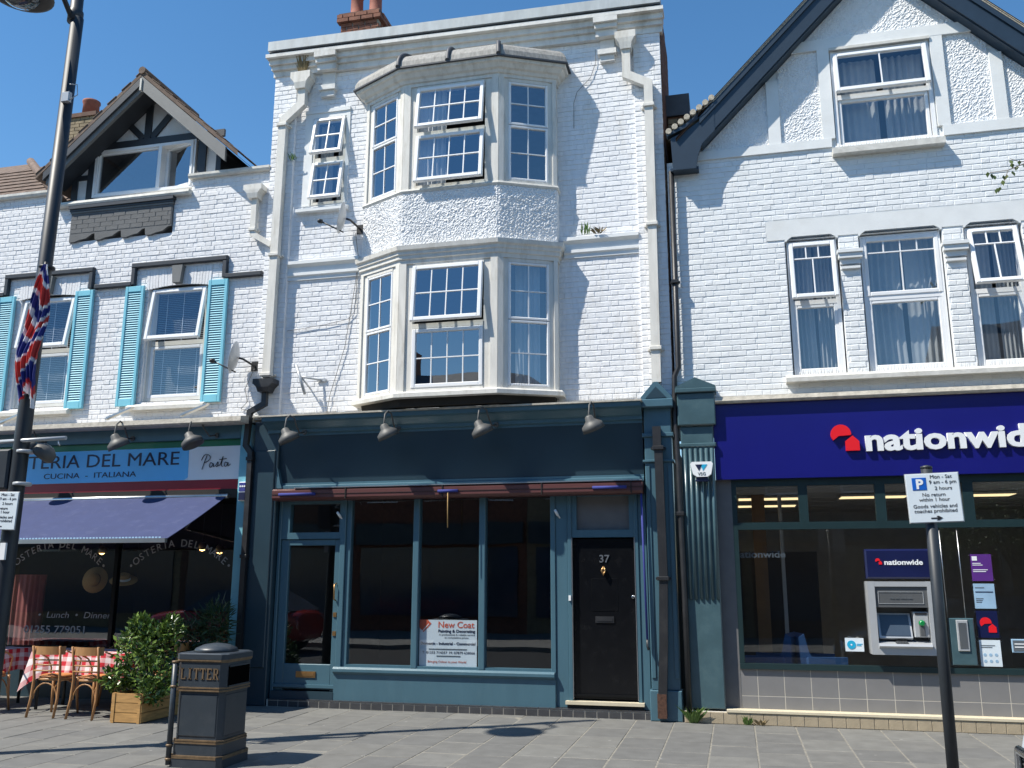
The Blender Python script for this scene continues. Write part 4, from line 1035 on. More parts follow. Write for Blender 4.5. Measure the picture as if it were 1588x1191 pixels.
# things inside, seen through the glass
for x, y, z, lab in ((-9.58, .45, 1.67, "straw hat hanging full-face in the restaurant window"), (-9.08, .45, 1.66, "straw hat with pale band hanging side-on in the restaurant window")):
    t = thing("straw_hat", lab, "hat", (x, y, z))
    ax = Vector((.15, -1, .15)) if x < -9.3 else Vector((.2, -.35, .95))
    MB().lathe((x, y, z), [(.20, 0), (.20, .012), (.10, .02), (.095, .09), (.06, .11), (.005, .115)], 22, ax).build("hat_body", "straw", t)
    MB().lathe(Vector((x, y, z)) + ax.normalized() * .02, [(.1025, 0), (.1, .035)], 22, ax, caps=False).build("hat_band", "poster_white" if x > -9.3 else "interior_wood", t)
for x, z, lab in ((-10.7, 2.17, "lit amber wall lamp left of the straw hats inside the restaurant"), (-8.75, 2.22, "lit amber wall lamp inside the restaurant, paired with a second close by"), (-8.42, 2.17, "lit amber wall lamp deepest in the corner by the restaurant pilaster")):
    t = thing("wall_lamp", lab, "lamp", (x, 2.0, z), "amber lamps inside the restaurant")
    MB().lathe((x, 2.0, z - .05), [(.09, 0), (.06, .10), (.03, .13)], 14).build("lamp_shade", "brass", t)
    MB().lathe((x, 2.0, z - .075), [(.01, 0), (.045, .02), (.045, .045), (.02, .06)], 12).build("bulb", "warm_bulb", t)
    MB().tube([(x, 2.0, z + .08), (x, 2.0, 3.58)], .006, 5).build("cord", "black_iron", t)
c = curtain(None, "window_curtain", "pink_curtain", -10.95, -10.38, .35, .7, 1.75, 6, .04); tag(c, "dusky pink curtain hanging at the end of the restaurant window", "curtain")

# ================================================================== RIGHT BUILDING
RX0, RX1 = -0.655, 5.14
RIGHT = thing("terraced_building", "white gabled building with roughcast gable and navy barge boards above the bank branch", "building", (2.24, 0, 0))
WR = "white_brick_right"
wins = [(.85, 1.52), (1.77, 2.78), (3.03, 3.70)]
brick_wall(RIGHT, "wall", WR, RX0, RX1, 4.01, 7.345, 0.0, holes=[(a, c, 4.24, 6.10) for a, c in wins] + [(.62, 4.0, 6.10, 6.375, 0)], seed=51, singles=300, depth=.16)
# smooth lintel band with shouldered heads
for a, c in ((.62, .85), (1.52, 1.77), (2.78, 3.03), (3.70, 4.0)): MB().box(a, c, -.012, .02, 6.101, 6.375).build("lintel_block", "white_band", RIGHT)
for a, c in wins:
    MB().prism([(a, 6.375), (a, 6.075), (a + .02, 6.075), (a + .04, 6.10), (a + .09, 6.135), (c - .09, 6.135), (c - .04, 6.10), (c - .02, 6.075), (c, 6.075), (c, 6.375)][::-1], -.012, .16).build("lintel", "white_band", RIGHT)
for x0, x1 in ((1.50, 1.79), (2.76, 3.05)):
    MB().box(x0 + .03, x1 - .03, -.05, .0, 5.63, 5.66).box(x0 + .02, x1 - .02, -.05, .0, 5.69, 5.76).box(x0, x1, -.09, .0, 5.762, 5.83).box(x0 - .012, x1 + .012, -.11, .0, 5.832, 5.875).build("pier_cap", "white_band", RIGHT)
MB().xprism([(.16, 4.145), (-.15, 4.145), (-.15, 4.20), (-.12, 4.235), (.16, 4.26)], .75, 4.0).build("sill", "sill_stone", RIGHT)
top3 = [(.26, 3), (.74, 2)]; top4 = [(.22, 4), (.78, 2)]
for (a, c), rows, tl in zip(wins, (top3, top4, top3), (rad(7), 0, rad(13))):
    w = casing(RIGHT, I4, a + .02, c - .02, 4.265, 6.08, .05, .16, .045, "upvc", mid=5.235, midw=.06)
    light(w, I4, a + .045, c - .045, 5.26, 6.05, .035 if tl else .07, rows, tilt=tl, fr=.055, gmat="glass_side")
    light(w, I4, a + .06, c - .06, 4.30, 5.21, .085, [(1, 1)], fr=.05, gmat="glass_side")
    k = .33 if c - a < .8 else .4
    curtain(RIGHT, "curtain", "curtain", a, a + (c - a) * .52, .26, 4.25, 6.1, 6, .025, pinch=.04); curtain(RIGHT, "curtain", "curtain", a + (c - a) * .56, c, .26, 4.25, 6.1, 6, .025, pinch=-.04)
room(RIGHT, "room_lining", "interior_grey", RX0 + .1, RX1 - .1, .17, 3.6, 4.02, 6.9)
room(RIGHT, "room_lining", "interior_grey", .7, 3.8, .14, 3.0, 7.2, 8.95)
MB().xprism([(.02, 3.905), (-.16, 3.905), (-.18, 3.93), (-.16, 3.985), (.02, 4.01)], -.2, RX1).build("ledge", "ledge_stone", RIGHT)
spikes(RIGHT, .9, 3.9, -.06, 4.235, 110, .10, 8); spikes(RIGHT, .9, 1.5, .0, 4.25, 14, .12, 9); spikes(RIGHT, 1.62, 2.8, -.06, 7.325, 34, .08, 10)
# gable
AX = 2.24
def gab(z, off=0.0): return max(0.0, (9.98 + off - z) / 1.025)
cells = []
def gclip(z): h = gab(z, -.02); return (AX - h, AX + h)
gw = MB()
n = 120
for i in range(n):
    z0 = 7.345 + (9.92 - 7.345) * i / n; z1 = 7.345 + (9.92 - 7.345) * (i + 1) / n; h = gab(z0) + .06
    for a, c in subtract([(AX - h, AX + h)], [(1.60, 2.85)] if 7.345 <= z0 < 8.79 else []): gw.face([(a, .02, z0), (c, .02, z0), (c, .02, z1), (a, .02, z1)])
gw.build("gable_wall", "white_band", RIGHT)
def panel(x0, x1, z0, z1, seed): roughcast(RIGHT, "roughcast_panel", "white_render", x0, x1, z0, z1, .012, .012, .0145, clip=gclip, seed=seed)
panel(-.2, .73, 7.48, 8.82, 61); panel(.89, 1.43, 7.48, 8.82, 62); panel(3.02, 3.56, 7.50, 8.82, 63); panel(3.71, 4.7, 7.5, 8.82, 64); panel(.9, 3.6, 8.96, 9.92, 65)
MB().box(-.55, 1.535, -.035, .02, 7.35, 7.475).build("gable_band", "white_band", RIGHT); MB().box(2.915, 5.0, -.035, .02, 7.35, 7.495).build("gable_band", "white_band", RIGHT)
MB().prism([(1.0, 8.80), (3.47, 8.80), (3.33, 8.955), (1.13, 8.955)], -.03, .02).build("gable_band", "white_band", RIGHT)
for x0, x1 in ((.73, .89), (1.43, 1.585), (2.865, 3.02), (3.56, 3.71)):
    z1 = min(8.80, 9.96 - abs((x0 if x0 < AX else x1) - AX) * 1.025)
    MB().box(x0, x1, -.028, .02, 7.477 if x0 < 2 else 7.497, z1).build("gable_stud", "white_band", RIGHT)
w = casing(RIGHT, I4, 1.60, 2.85, 7.33, 8.79, .0, .12, .05, "upvc", mid=8.07, midw=.07)
light(w, I4, 1.63, 2.82, 8.10, 8.72, .0, [(1, 2)], tilt=rad(8), fr=.06, gmat="glass_side")
light(w, I4, 1.66, 2.79, 7.37, 8.04, .05, [(1, 1)], fr=.045, gmat="glass_side")
MB().xprism([(.12, 7.205), (-.13, 7.205), (-.13, 7.29), (.12, 7.33)], 1.53, 2.91).build("sill", "sill_stone", RIGHT)
MB().box(1.585, 2.865, -.05, .02, 8.762, 8.80).build("drip_mould", "sill_stone", RIGHT)
for a, c in ((1.66, 2.2), (2.28, 2.8)): curtain(RIGHT, "curtain", "curtain", a, c, .22, 7.34, 8.7, 6, .03)
# barge boards (the face board, a narrow upper fillet, mortared tile edge) and roof
def barge(sgn, y0, y1, a0, a1, half, mat, name):
    """band parallel to the roof line between heights a0,a1 (at the apex)"""
    x1 = AX + sgn * half; d = half * 1.025
    p = [(AX, a1), (x1, a1 - d), (x1, a0 - d), (AX, a0)]
    return recalc(MB().prism(p, y0, y1).build(name, mat, RIGHT))
for sg in (-1, 1):
    barge(sg, -.21, -.17, 9.99, 10.28, 2.40, "barge_blue", "barge_board"); barge(sg, -.235, -.17, 10.28, 10.37, 2.42, "barge_blue", "barge_fillet")
    barge(sg, -.18, .03, 9.97, 9.995, 2.40, "barge_blue", "soffit"); barge(sg, -.24, -.15, 10.375, 10.425, 2.44, "mortar_edge", "verge_mortar")
    r = MB(); x1 = AX + sg * 2.75; z1 = 10.43 - 2.75 * 1.025
    r.face([(AX, -.25, 10.43), (x1, -.25, z1), (x1, 6, z1), (AX, 6, 10.43)]).face([(AX, -.25, 10.40), (x1, -.25, z1 - .03), (x1, 6, z1 - .03), (AX, 6, 10.40)]).build("roof", "roof_tile", RIGHT)
# flared foot on the left
ft = [(-.56, 7.09), (-.25, 7.09), (-.22, 7.28), (-.16, 7.44), (.02, 7.62), (.02, 7.95), (-.10, 7.83), (-.36, 7.66), (-.58, 7.56)]
ft = [(x, z + .07) for x, z in ft]
recalc(MB().prism(ft, -.215, -.16).build("barge_foot", "barge_blue", RIGHT))
recalc(MB().prism([(-.62, 7.655), (-.36, 7.76), (-.10, 7.94), (.02, 8.06), (.02, 8.11), (-.12, 8.0), (-.38, 7.81), (-.64, 7.69)], -.24, -.13).build("barge_fillet", "barge_blue", RIGHT))
MB().box(-.60, -.22, -.16, .0, 7.17, 7.21).build("eaves_soffit", "barge_blue", RIGHT)
rt = MB().face([(-.66, -.22, 7.69), (.10, -.22, 8.23), (.10, 3.0, 8.23), (-.66, 3.0, 7.69)]).build("roof_skirt", "roof_tile", RIGHT)
for k in range(8):
    x = -.60 + k * .085; z = 7.725 + k * .0615
    MB().tube([(x, -.26, z), (x + .01, .04, z + .008)], [.042, .042], 8).build("eaves_tile", "mortar_edge", RIGHT)
# parapet stub and lead box between the roofs
MB().box(-.66, -.36, .75, 1.5, 7.6, 8.62).build("party_wall", "brown_brick", RIGHT); MB().box(-.69, -.33, .70, 1.5, 8.46, 8.80).build("lead_box", "lead_roll", RIGHT)
for r in range(3):
    for k in range(2): box("brick", "yellow_brick", RIGHT, -.65 + k * .15, -.515 + k * .15, .735, .78, 8.17 + r * .09, 8.245 + r * .09)
# black downpipe between the two buildings
# ---- bank front
BG = "dark_grey_plastic"
pp = MB().bbox(-.60, -.19, -.14, .05, 0.16, 3.62, .012).bbox(-.62, -.16, -.16, .05, 3.35, 3.40, .01).bbox(-.63, -.15, -.19, .05, 3.63, 4.05, .012).bbox(-.65, -.13, -.23, .05, 4.052, 4.11, .01).build("pilaster", "green_teal_paint", RIGHT)
MB().prism([(-.65, 4.112), (-.13, 4.112), (-.14, 4.135), (-.39, 4.25), (-.64, 4.135)], -.22, .04).build("pediment", "green_teal_paint", RIGHT)
for k in range(6):
    x = -.575 + k * .067
    MB().tube([(x + .02, -.145, 1.45), (x + .02, -.145, 3.33)], .021, 8).build("reed", "green_teal_paint", RIGHT)
MB().box(-.19, 0.0, -.02, .1, .165, 2.93).build("pier", "interior_grey", RIGHT)
fs = thing("fascia_sign", "deep blue bank fascia sign with red emblem and raised white letters", "sign", (2.4, -.1, 2.93))
MB().box(-.185, RX1, -.10, .0, 2.93, 3.90).build("sign_board", "deep_blue_sign", fs)
text("lettering", "nationwide", .372, 1.635, -.118, 3.245, "sign_white", fs, .028, .0125, width=2.04)
def emblem(cx, cz, s, y0, y1, mat, parent):
    import math as _m
    arc = []
    # round upper part cut by a folded notch
    pts = []
    for k in range(0, 15):
        a = rad(218 - k * (218 - (-2)) / 14); pts.append((cx + s * (.36 + .36 * _m.cos(a)), cz + s * (.62 + .36 * _m.sin(a))))
    pts += [(cx + s * .70, cz + s * .58), (cx + s * .28, cz + s * .56)]
    b = MB().prism(pts[::-1], y0, y1)
    o1 = recalc(b.build("emblem", mat, parent))
    h = [(cx + s * .50, cz), (cx + s * .98, cz), (cx + s * .98, cz + s * .34), (cx + s * .76, cz + s * .56), (cx + s * .50, cz + s * .36)]
    recalc(MB().prism(h, y0, y1).build("emblem", mat, parent))
emblem(1.235, 3.245, .335, -.146, -.104, "sign_red", fs)
# window wall
bw = MB().box(0.0, .06, -.02, .06, .69, 2.93).box(.06, RX1, -.02, .06, 2.84, 2.93).box(.06, RX1, -.018, .06, 2.30, 2.39)
for a, c in ((.81, .92), (1.71, 1.83), (2.70, 2.82), (3.6, 3.72)): bw.box(a, c, -.016, .06, 2.39, 2.84)
bw = bw.build("window_frame", "bank_frame", RIGHT)
MB().box(0.0, RX1, -.05, .06, .625, .69).build("window_sill", "bank_frame", RIGHT)
for a, c in ((.06, .81), (.92, 1.71), (1.83, 2.70), (2.82, 3.6), (3.72, RX1)): MB().face([(a, .02, 2.39), (c, .02, 2.39), (c, .02, 2.84), (a, .02, 2.84)]).build("pane", "glass_bank", RIGHT)
for a, c in ((.06, 1.50), (1.503, 2.40), (2.403, 2.68), (2.683, 3.05), (3.055, RX1)): MB().face([(a, .02, .69), (c, .02, .69), (c, .02, 2.30), (a, .02, 2.30)]).build("pane", "glass_bank", RIGHT)
for x in (2.405, 2.60): MB().tube([(x, .0, 1.25), (x - .005, .0, 2.30)], .005, 5).build("cable", "aluminium", RIGHT)
# tiled riser and plinth
tr = MB().box(0.0, RX1, -.0145, .05, .165, .624).build("stall_riser", "pale_grout", RIGHT)
xx = [0.002, .20]; x = .51
while x < RX1: xx.append(x); x += .309
for a, c in zip(xx, xx[1:]):
    for z0, z1 in ((.165, .308), (.314, .622)): box("wall_tile", "grey_tile", tr, a + .003, c - .003, -.016, .0, z0, z1, c=.002)
pb = MB().box(-.68, RX1, -.19, .05, 0.0, .135).build("plinth", "pale_grout", RIGHT)
x = -.68
while x < RX1 - .1:
    box("plinth_tile", "beige_tile", pb, x + .003, x + .151, -.20, -.18, .004, .132, c=.003); x += .154
MB().box(-.18, RX1, -.21, .04, .137, .164).build("plinth_top", "cream_stone", RIGHT)
# inside the bank
room(RIGHT, "bank_interior", "interior_pale", 0.0, RX1, .08, 6.0, .0, 2.92)
for k in range(6):
    MB().box(.01, RX1 - .02, .9 + k * .8, .93 + k * .8, 2.895, 2.905).build("ceiling_rail", "interior_pale", RIGHT)
MB().box(0.02, RX1 - .02, .1, 5.9, 2.906, 2.915).build("ceiling", "interior_pale", RIGHT)
for x, y, lab in ((.55, 2.2, "lit ceiling panel over the blue chairs inside the bank"), (.55, 3.6, "lit ceiling panel deeper inside the bank, behind the one above the chairs"), (2.0, 2.2, "lit ceiling panel above the cash machine inside the bank"), (3.4, 2.2, "lit ceiling panel behind the parking sign inside the bank")):
    t = thing("ceiling_light", lab, "ceiling light", (x, y, 2.86), "lit panels in the bank ceiling")
    MB().box(x - .47, x + .47, y - .20, y + .20, 2.862, 2.893).build("frame", "interior_pale", t); MB().box(x - .45, x + .45, y - .18, y + .18, 2.856, 2.861).build("diffuser", "panel_light", t)
MB().box(.28, .46, 1.9, 2.05, 0, 2.9).build("pillar", "interior_wood", RIGHT); MB().box(.65, .70, 1.9, 2.0, 0, 2.9).build("pillar", "interior_pale", RIGHT)
MB().box(.05, 1.2, 2.6, 2.65, .0, 2.1).build("inner_screen", "interior_dark", RIGHT)
text("lettering", "nationwide", .12, -.0, .10, 1.96, "ink_grey", RIGHT, .001, .002, width=.62)
def tub_chair(x, y, rz, lab):
    t = thing("tub_chair", lab, "chair", (0, 0, 0), "blue chairs behind the bank window")
    b = MB()
    prof = [(-.30, .40), (-.32, .98), (-.25, 1.02), (-.20, .80), (-.12, .66), (.26, .64), (.30, .48), (.22, .40)]
    b.xprism(prof, -.27, .27); recalc(b.build("shell", "seat_blue", t))
    MB().bbox(-.31, -.25, -.24, .26, .42, .74, .02).build("arm", "seat_blue", t); MB().bbox(.25, .31, -.24, .26, .42, .74, .02).build("arm", "seat_blue", t)
    for sx in (-.2, .2):
        for sy in (-.2, .2): MB().tube([(sx, sy, .41), (sx * 1.2, sy * 1.2, .0)], .018, 6).build("leg", "interior_wood", t)
    t.location = (x, y, .0); t.rotation_euler = (0, 0, rz)
tub_chair(.40, .75, rad(75), "blue tub chair behind the bank window, beside the wooden pillar"); tub_chair(1.0, .75, rad(-80), "blue tub chair behind the bank window, beside the round cyan sticker")
# cash machine
am = thing("cash_machine", "grey cash machine with green card slot set in the bank window", "cash machine", (1.88, -.02, .82))
MB().box(1.52, 1.60, -.16, .10, .83, 1.67).box(2.18, 2.25, -.16, .10, .83, 1.67).box(1.60, 2.18, -.158, .10, 1.61, 1.668).build("surround", "steel_grey", am)
MB().xprism([(-.16, .83), (-.16, .905), (-.20, .93), (-.185, .955), (.0, .985), (.1, .985), (.1, .83)], 1.60, 2.18).build("shelf", "steel_grey", am)
MB().box(1.60, 2.18, -.14, .0, 1.37, 1.609).build("header", "dark_grey_plastic", am)
MB().box(1.635, 2.135, -.146, -.138, 1.41, 1.415).box(1.635, 2.135, -.146, -.138, 1.545, 1.55).box(1.635, 1.64, -.146, -.138, 1.415, 1.545).box(2.13, 2.135, -.146, -.138, 1.415, 1.545).build("header_outline", "steel_grey", am)
text("lettering", "Free cash withdrawals", .028, 1.885, -.147, 1.47, "ink_grey", am, .0008, 0, 'CENTER')
MB().box(1.60, 2.18, .02, .10, .985, 1.369).build("recess", "dark_grey_plastic", am)
recalc(MB().xprism([(-.10, 1.02), (.0, 1.30), (.03, 1.30), (-.06, 1.0)], 1.62, 1.99).build("screen_bezel", "steel_grey", am))
recalc(MB().xprism([(-.100, 1.045), (-.016, 1.28), (-.006, 1.275), (-.09, 1.04)], 1.645, 1.965).build("screen", "screen_glass", am))
MB().bbox(2.01, 2.175, -.11, .03, 1.03, 1.32, .01).build("card_panel", "steel_grey", am)
MB().bbox(2.065, 2.125, -.135, -.10, 1.04, 1.22, .01).build("card_slot", "dark_grey_plastic", am)
MB().lathe((2.095, -.11, 1.19), [(.036, 0), (.036, .03), (.02, .045)], 14, (0, -1, 0)).build("slot_light", "green_plastic", am)
MB().box(2.03, 2.16, -.115, -.105, 1.285, 1.31).build("receipt_slot", "ink_black", am)
kp = MB().xprism([(-.185, .956), (-.04, .985), (-.04, .978), (-.18, .95)], 1.79, 1.93).build("keypad", "aluminium", am)
for i in range(3):
    for j in range(4): box("key", "dark_grey_plastic", kp, 1.805 + j * .031, 1.828 + j * .031, -.165 + i * .035, -.145 + i * .035, .962 + i * .007, .972 + i * .007)
hs = thing("header_sign", "dark navy panel with small red emblem and white letters above the cash machine", "sign", (1.9, -.02, 1.70))
MB().bbox(1.53, 2.26, -.07, .0, 1.70, 2.05, .02).build("sign_board", "dark_navy_sign", hs)
text("lettering", "nationwide", .085, 1.745, -.074, 1.865, "sign_white", hs, .002, .0025, width=.43); emblem(1.645, 1.868, .075, -.076, -.070, "sign_red", hs)
nb = thing("notice_box", "grey-green metal box with framed slot mounted on the bank window", "box", (2.53, -.01, .72))
MB().bbox(2.40, 2.67, -.06, .01, .72, 1.25, .01).build("box_body", "green_teal_paint", nb)
MB().bbox(2.475, 2.60, -.075, -.055, .88, 1.23, .006).build("slot_frame", "steel_grey", nb); MB().box(2.495, 2.58, -.079, -.07, .91, 1.20).build("slot_window", "aluminium", nb)
def poster(z0, z1, mat, lab, extra):
    t = thing("window_poster", lab, "poster", (2.83, 0, z0)); MB().box(2.715, 2.94, -.006, .004, z0, z1).build("sheet", mat, t); extra(t)
    for x in (2.70, 2.955):
        for z in (z0 + .015, z1 - .015): MB().lathe((x, .0, z), [(.006, 0), (.006, .012)], 8, (0, -1, 0)).build("fixing", "chrome", t)
def lines(t, x0, rows, mat):
    """illegible small print as thin printed bars"""
    for z, w in rows: MB().box(x0, x0 + w, -.0085, -.006, z, z + .008).build("print_line", mat, t)
def e1(t): lines(t, 2.73, ((1.875, .09), (1.855, .11), (1.80, .16), (1.78, .14)), "sign_white"); MB().bbox(2.73, 2.785, -.009, -.006, 1.91, 1.96, .001).build("crest", "sign_white", t)
def e2(t): lines(t, 2.73, ((1.595, .10), (1.47, .08), (1.45, .07), (1.43, .06)), "ink_grey"); MB().box(2.73, 2.92, -.009, -.006, 1.545, 1.555).build("rule", "ink_navy", t)
def e3(t): emblem(2.745, 1.09, .175, -.010, -.006, "sign_red", t)
def e4(t):
    lines(t, 2.73, ((.94, .15), (.92, .12)), "ink_grey")
    for i in range(3):
        for j in range(2): MB().lathe((2.765 + i * .06, -.006, .77 + j * .07), [(.018, 0), (.018, .002)], 10, (0, -1, 0)).build("icon", "pale_blue", t)
poster(1.675, 1.985, "purple", "purple poster with white crest and text in the bank window", e1); poster(1.36, 1.645, "pale_blue", "pale blue printed notice under the purple poster in the bank window", e2)
poster(1.03, 1.335, "dark_navy_sign", "navy poster with red emblem in the bank window", e3); poster(.71, 1.005, "poster_white", "white notice with rows of round icons at the foot of the bank window", e4)
t = thing("window_sticker", "small white sticker with cyan disc in the lower bank window", "sticker", (1.345, 0, .85))
MB().box(1.24, 1.45, .0, .01, .85, 1.005).build("sheet", "poster_white", t); MB().lathe((1.31, .0, .927), [(.05, 0), (.05, .004)], 18, (0, -1, 0)).build("disc", "cyan", t); MB().lathe((1.31, -.004, .927), [(.010, 0), (.010, .002)], 10, (0, -1, 0)).build("dot", "sign_white", t)
MB().box(1.37, 1.435, -.003, .0005, .932, .940).build("print_line", "cyan", t); MB().box(1.37, 1.42, -.003, .0005, .915, .923).build("print_line", "cyan", t)
t = thing("window_sticker", "dark sticker with pale rounded outline beside the icon notice on the bank window", "sticker", (3.12, 0, .9))
MB().bbox(3.06, 3.30, .0, .01, .87, 1.02, .004).build("sheet", "pale_blue", t); MB().box(3.075, 3.285, -.003, .001, .885, 1.005).build("print", "ink_grey", t); MB().box(3.09, 3.25, -.006, -.0025, .96, .972).build("print_line", "sign_white", t); MB().box(3.09, 3.20, -.006, -.0025, .925, .937).build("print_line", "sign_white", t)

# ================================================================== THINGS FIXED TO THE FRONTS
# retracted awning of the empty shop
aw = thing("awning_box", "brown retracted awning box under the empty shop's fascia", "awning", (-3.7, -.1, 2.77))
MB().xprism([(.0, 2.77), (-.24, 2.77), (-.27, 2.80), (-.27, 2.90), (-.24, 2.925), (.0, 2.925)], -6.285, -1.10).build("box_body", "brown_awning_box", aw)
MB().box(-5.95, -1.10, -.275, -.09, 2.928, 2.942).build("top_strip", "aluminium", aw); MB().box(-6.285, -1.10, -.277, -.27, 2.845, 2.85).build("groove", "dark_gap", aw)
for x0, x1 in ((-6.17, -5.62), (-3.83, -3.55), (-1.74, -1.30)): MB().tube([(x0, -.285, 2.845), (x1, -.285, 2.845)], .022, 8).build("rolled_cloth", "blue_cloth", aw)
MB().tube([(-3.69, -.29, 2.84), (-3.685, -.29, 2.36)], .007, 6).build("pull_cord", "straw", aw)
for x in (-5.18, -3.78, -2.42, -1.25): MB().box(x, x + .012, -.281, -.1, 2.772, 2.925).build("bracket", "dark_gap", aw)
MB().tube([(-1.125, -.20, 2.77), (-1.10, -.20, .95)], .014, 8).build("crank_rod", "blue_cloth", aw); MB().tube([(-1.10, -.20, .96), (-1.10, -.20, .88), (-1.085, -.22, .84)], .016, 8).build("crank_end", "black_iron", aw)
# swan-neck lamps: one built, the rest copied
def swan_lamp(tilt):
    t = thing("swan_neck_lamp", "", "lamp", (0, 0, 0))
    MB().lathe((0, -.0, 0), [(.035, 0), (.03, .02)], 12, (0, -1, 0)).build("wall_plate", "grey_shade", t)
    pts = [(0, -.02, 0), (0, -.10, -.02), (0, -.17, .06), (0, -.22, .15), (-.02, -.28, .175), (-.03, -.33, .13), (-.035, -.345, .02), (-.035, -.345, -.04)]
    MB().tube(pts, .011, 8).build("neck", "grey_shade", t)
    ax = Vector((tilt, .35, -.94))
    MB().lathe((-.035, -.345, -.02), [(.02, -.03), (.045, -.015), (.055, .03), (.085, .055), (.125, .085), (.135, .15), (.128, .15), (.11, .08), (.04, .03)], 20, ax).build("lamp_shade", "grey_shade", t)
    return t
names = {-5.88: "grey swan-neck lamp on the empty shop's fascia above its glazed door", -4.46: "grey swan-neck lamp on the empty shop's fascia, second from its glazed door", -3.05: "grey swan-neck lamp on the empty shop's fascia above the pull cord", -1.68: "grey swan-neck lamp on the empty shop's fascia nearest the black downpipe"}
P0 = swan_lamp(.35)
first = True
for x, lab in names.items():
    o = P0 if first else copy_tree(P0); first = False
    o.location = (x, -.17, 3.735); o.scale = (1.12, 1.12, 1.12); o["label"] = lab; o["group"] = "swan-neck lamps over the empty shop"; o.rotation_euler = (0, 0, random.uniform(-.35, .2))
for x, lab, rz in ((-10.28, "grey swan-neck lamp on the restaurant fascia behind the lamp post", 0), (-8.72, "grey swan-neck lamp over the restaurant's lettering", .1), (-7.30, "pale swan-neck lamp over the word Pasta on the restaurant fascia", -.6)):
    o = copy_tree(P0); o.location = (x, -.12, 3.75); o.scale = (1.2, 1.2, 1.2); o["label"] = lab; o["group"] = "swan-neck lamps over the restaurant"; o.rotation_euler = (0, 0, rz)
# downpipes
def downpipe(name, lab, pts, wx, wy, mat, hopper=None, collars=(), round_=False, rust=None):
    t = thing(name, lab, "downpipe", (pts[-1][0], pts[-1][1], pts[-1][2]))
    (MB().tube(pts, wx / 2, 10) if round_ else MB().rectpipe(pts, wx, wy)).build("pipe", mat, t)
    if hopper:
        x, y, z, w, h = hopper
        b = MB(); lv = [(z, w * .28), (z + h * .35, w * .34), (z + h * .6, w * .5), (z + h * .62, w * .55), (z + h, w * .55)]
        rings = [[b.P((x + sx * r, y + sy * min(r, .10), zz)) for sx, sy in ((-1, -1), (1, -1), (1, 1), (-1, 1))] for zz, r in lv]
        for r0, r1 in zip(rings, rings[1:]):
            for k in range(4): b.f.append([r0[k], r0[(k + 1) % 4], r1[(k + 1) % 4], r1[k]])
        b.f.append(rings[0][::-1]); b.f.append(rings[-1]); b.build("hopper", mat, t)
    for x, y, z in collars:
        MB().bbox(x - wx * .68, x + wx * .68, y - wy * .75, y + wy * .75, z - .025, z + .025, .006).box(x - wx * .9, x - wx * .5, y + wy * .1, y + wy * .7, z - .015, z + .015).box(x + wx * .5, x + wx * .9, y + wy * .1, y + wy * .7, z - .015, z + .015).build("collar", mat, t)
    if rust:
        x, y, z = rust; MB().box(x - wx * .53, x + wx * .53, y - wy * .54, y + wy * .5, z, z + .28).build("rusted_foot", "rust", t)
    return t
downpipe("downpipe", "off-white square downpipe with weedy hopper beside the small casement windows", [(-6.22, -.13, 9.2), (-6.22, -.13, 8.93), (-6.515, -.13, 8.68), (-6.545, -.13, 4.58)], .125, .10, "old_white_wood", (-6.23, -.13, 9.17, .30, .28), [(-6.518, -.13, 8.60), (-6.53, -.13, 6.47), (-6.545, -.13, 4.62)])
downpipe("downpipe", "off-white square downpipe with offset bend near the brown flank wall", [(-1.165, -.13, 9.15), (-1.165, -.13, 8.72), (-.865, -.13, 8.55), (-.885, -.13, 4.22)], .12, .10, "old_white_wood", (-1.165, -.13, 9.11, .27, .27), [(-.868, -.13, 8.2), (-.875, -.13, 6.43), (-.883, -.13, 4.68)])
downpipe("downpipe", "off-white hopper and short pipe high on the restaurant building", [(-6.945, -.09, 7.45), (-6.945, -.09, 6.86), (-6.62, -.09, 6.66)], .085, .08, "old_white_wood", (-6.955, -.09, 7.43, .28, .22), [(-6.945, -.09, 6.93)], rust=None)
downpipe("downpipe", "black downpipe with hopper between the restaurant and the empty shop", [(-6.545, -.16, 4.40), (-6.545, -.16, 4.18), (-6.77, -.16, 4.07), (-6.80, -.16, 3.58), (-6.715, -.16, 3.47), (-6.715, -.16, .02)], .075, .07, "black_iron", (-6.545, -.16, 4.35, .29, .19), [(-6.715, -.16, 2.0), (-6.715, -.16, 3.38)])
downpipe("downpipe", "black rectangular rusty-footed downpipe on the empty shop's right pilaster", [(-.90, -.22, 3.62), (-.90, -.22, 3.36), (-.885, -.22, 3.34), (-.875, -.22, 1.7), (-.90, -.22, .9), (-.945, -.22, .05)], .105, .08, "black_iron", None, [(-.888, -.22, 3.34), (-.877, -.22, 1.70)], rust=(-.94, -.22, .045))
downpipe("downpipe", "slim round black downpipe between the white building and the bank", [(-.595, -.09, 7.2), (-.60, -.09, 4.42), (-.655, -.09, 4.30), (-.665, -.09, 3.9), (-.645, -.16, 3.1), (-.625, -.18, 1.5), (-.62, -.20, .05)], .07, .07, "black_iron", None, [(-.598, -.09, 5.6), (-.64, -.16, 2.5)], round_=True)
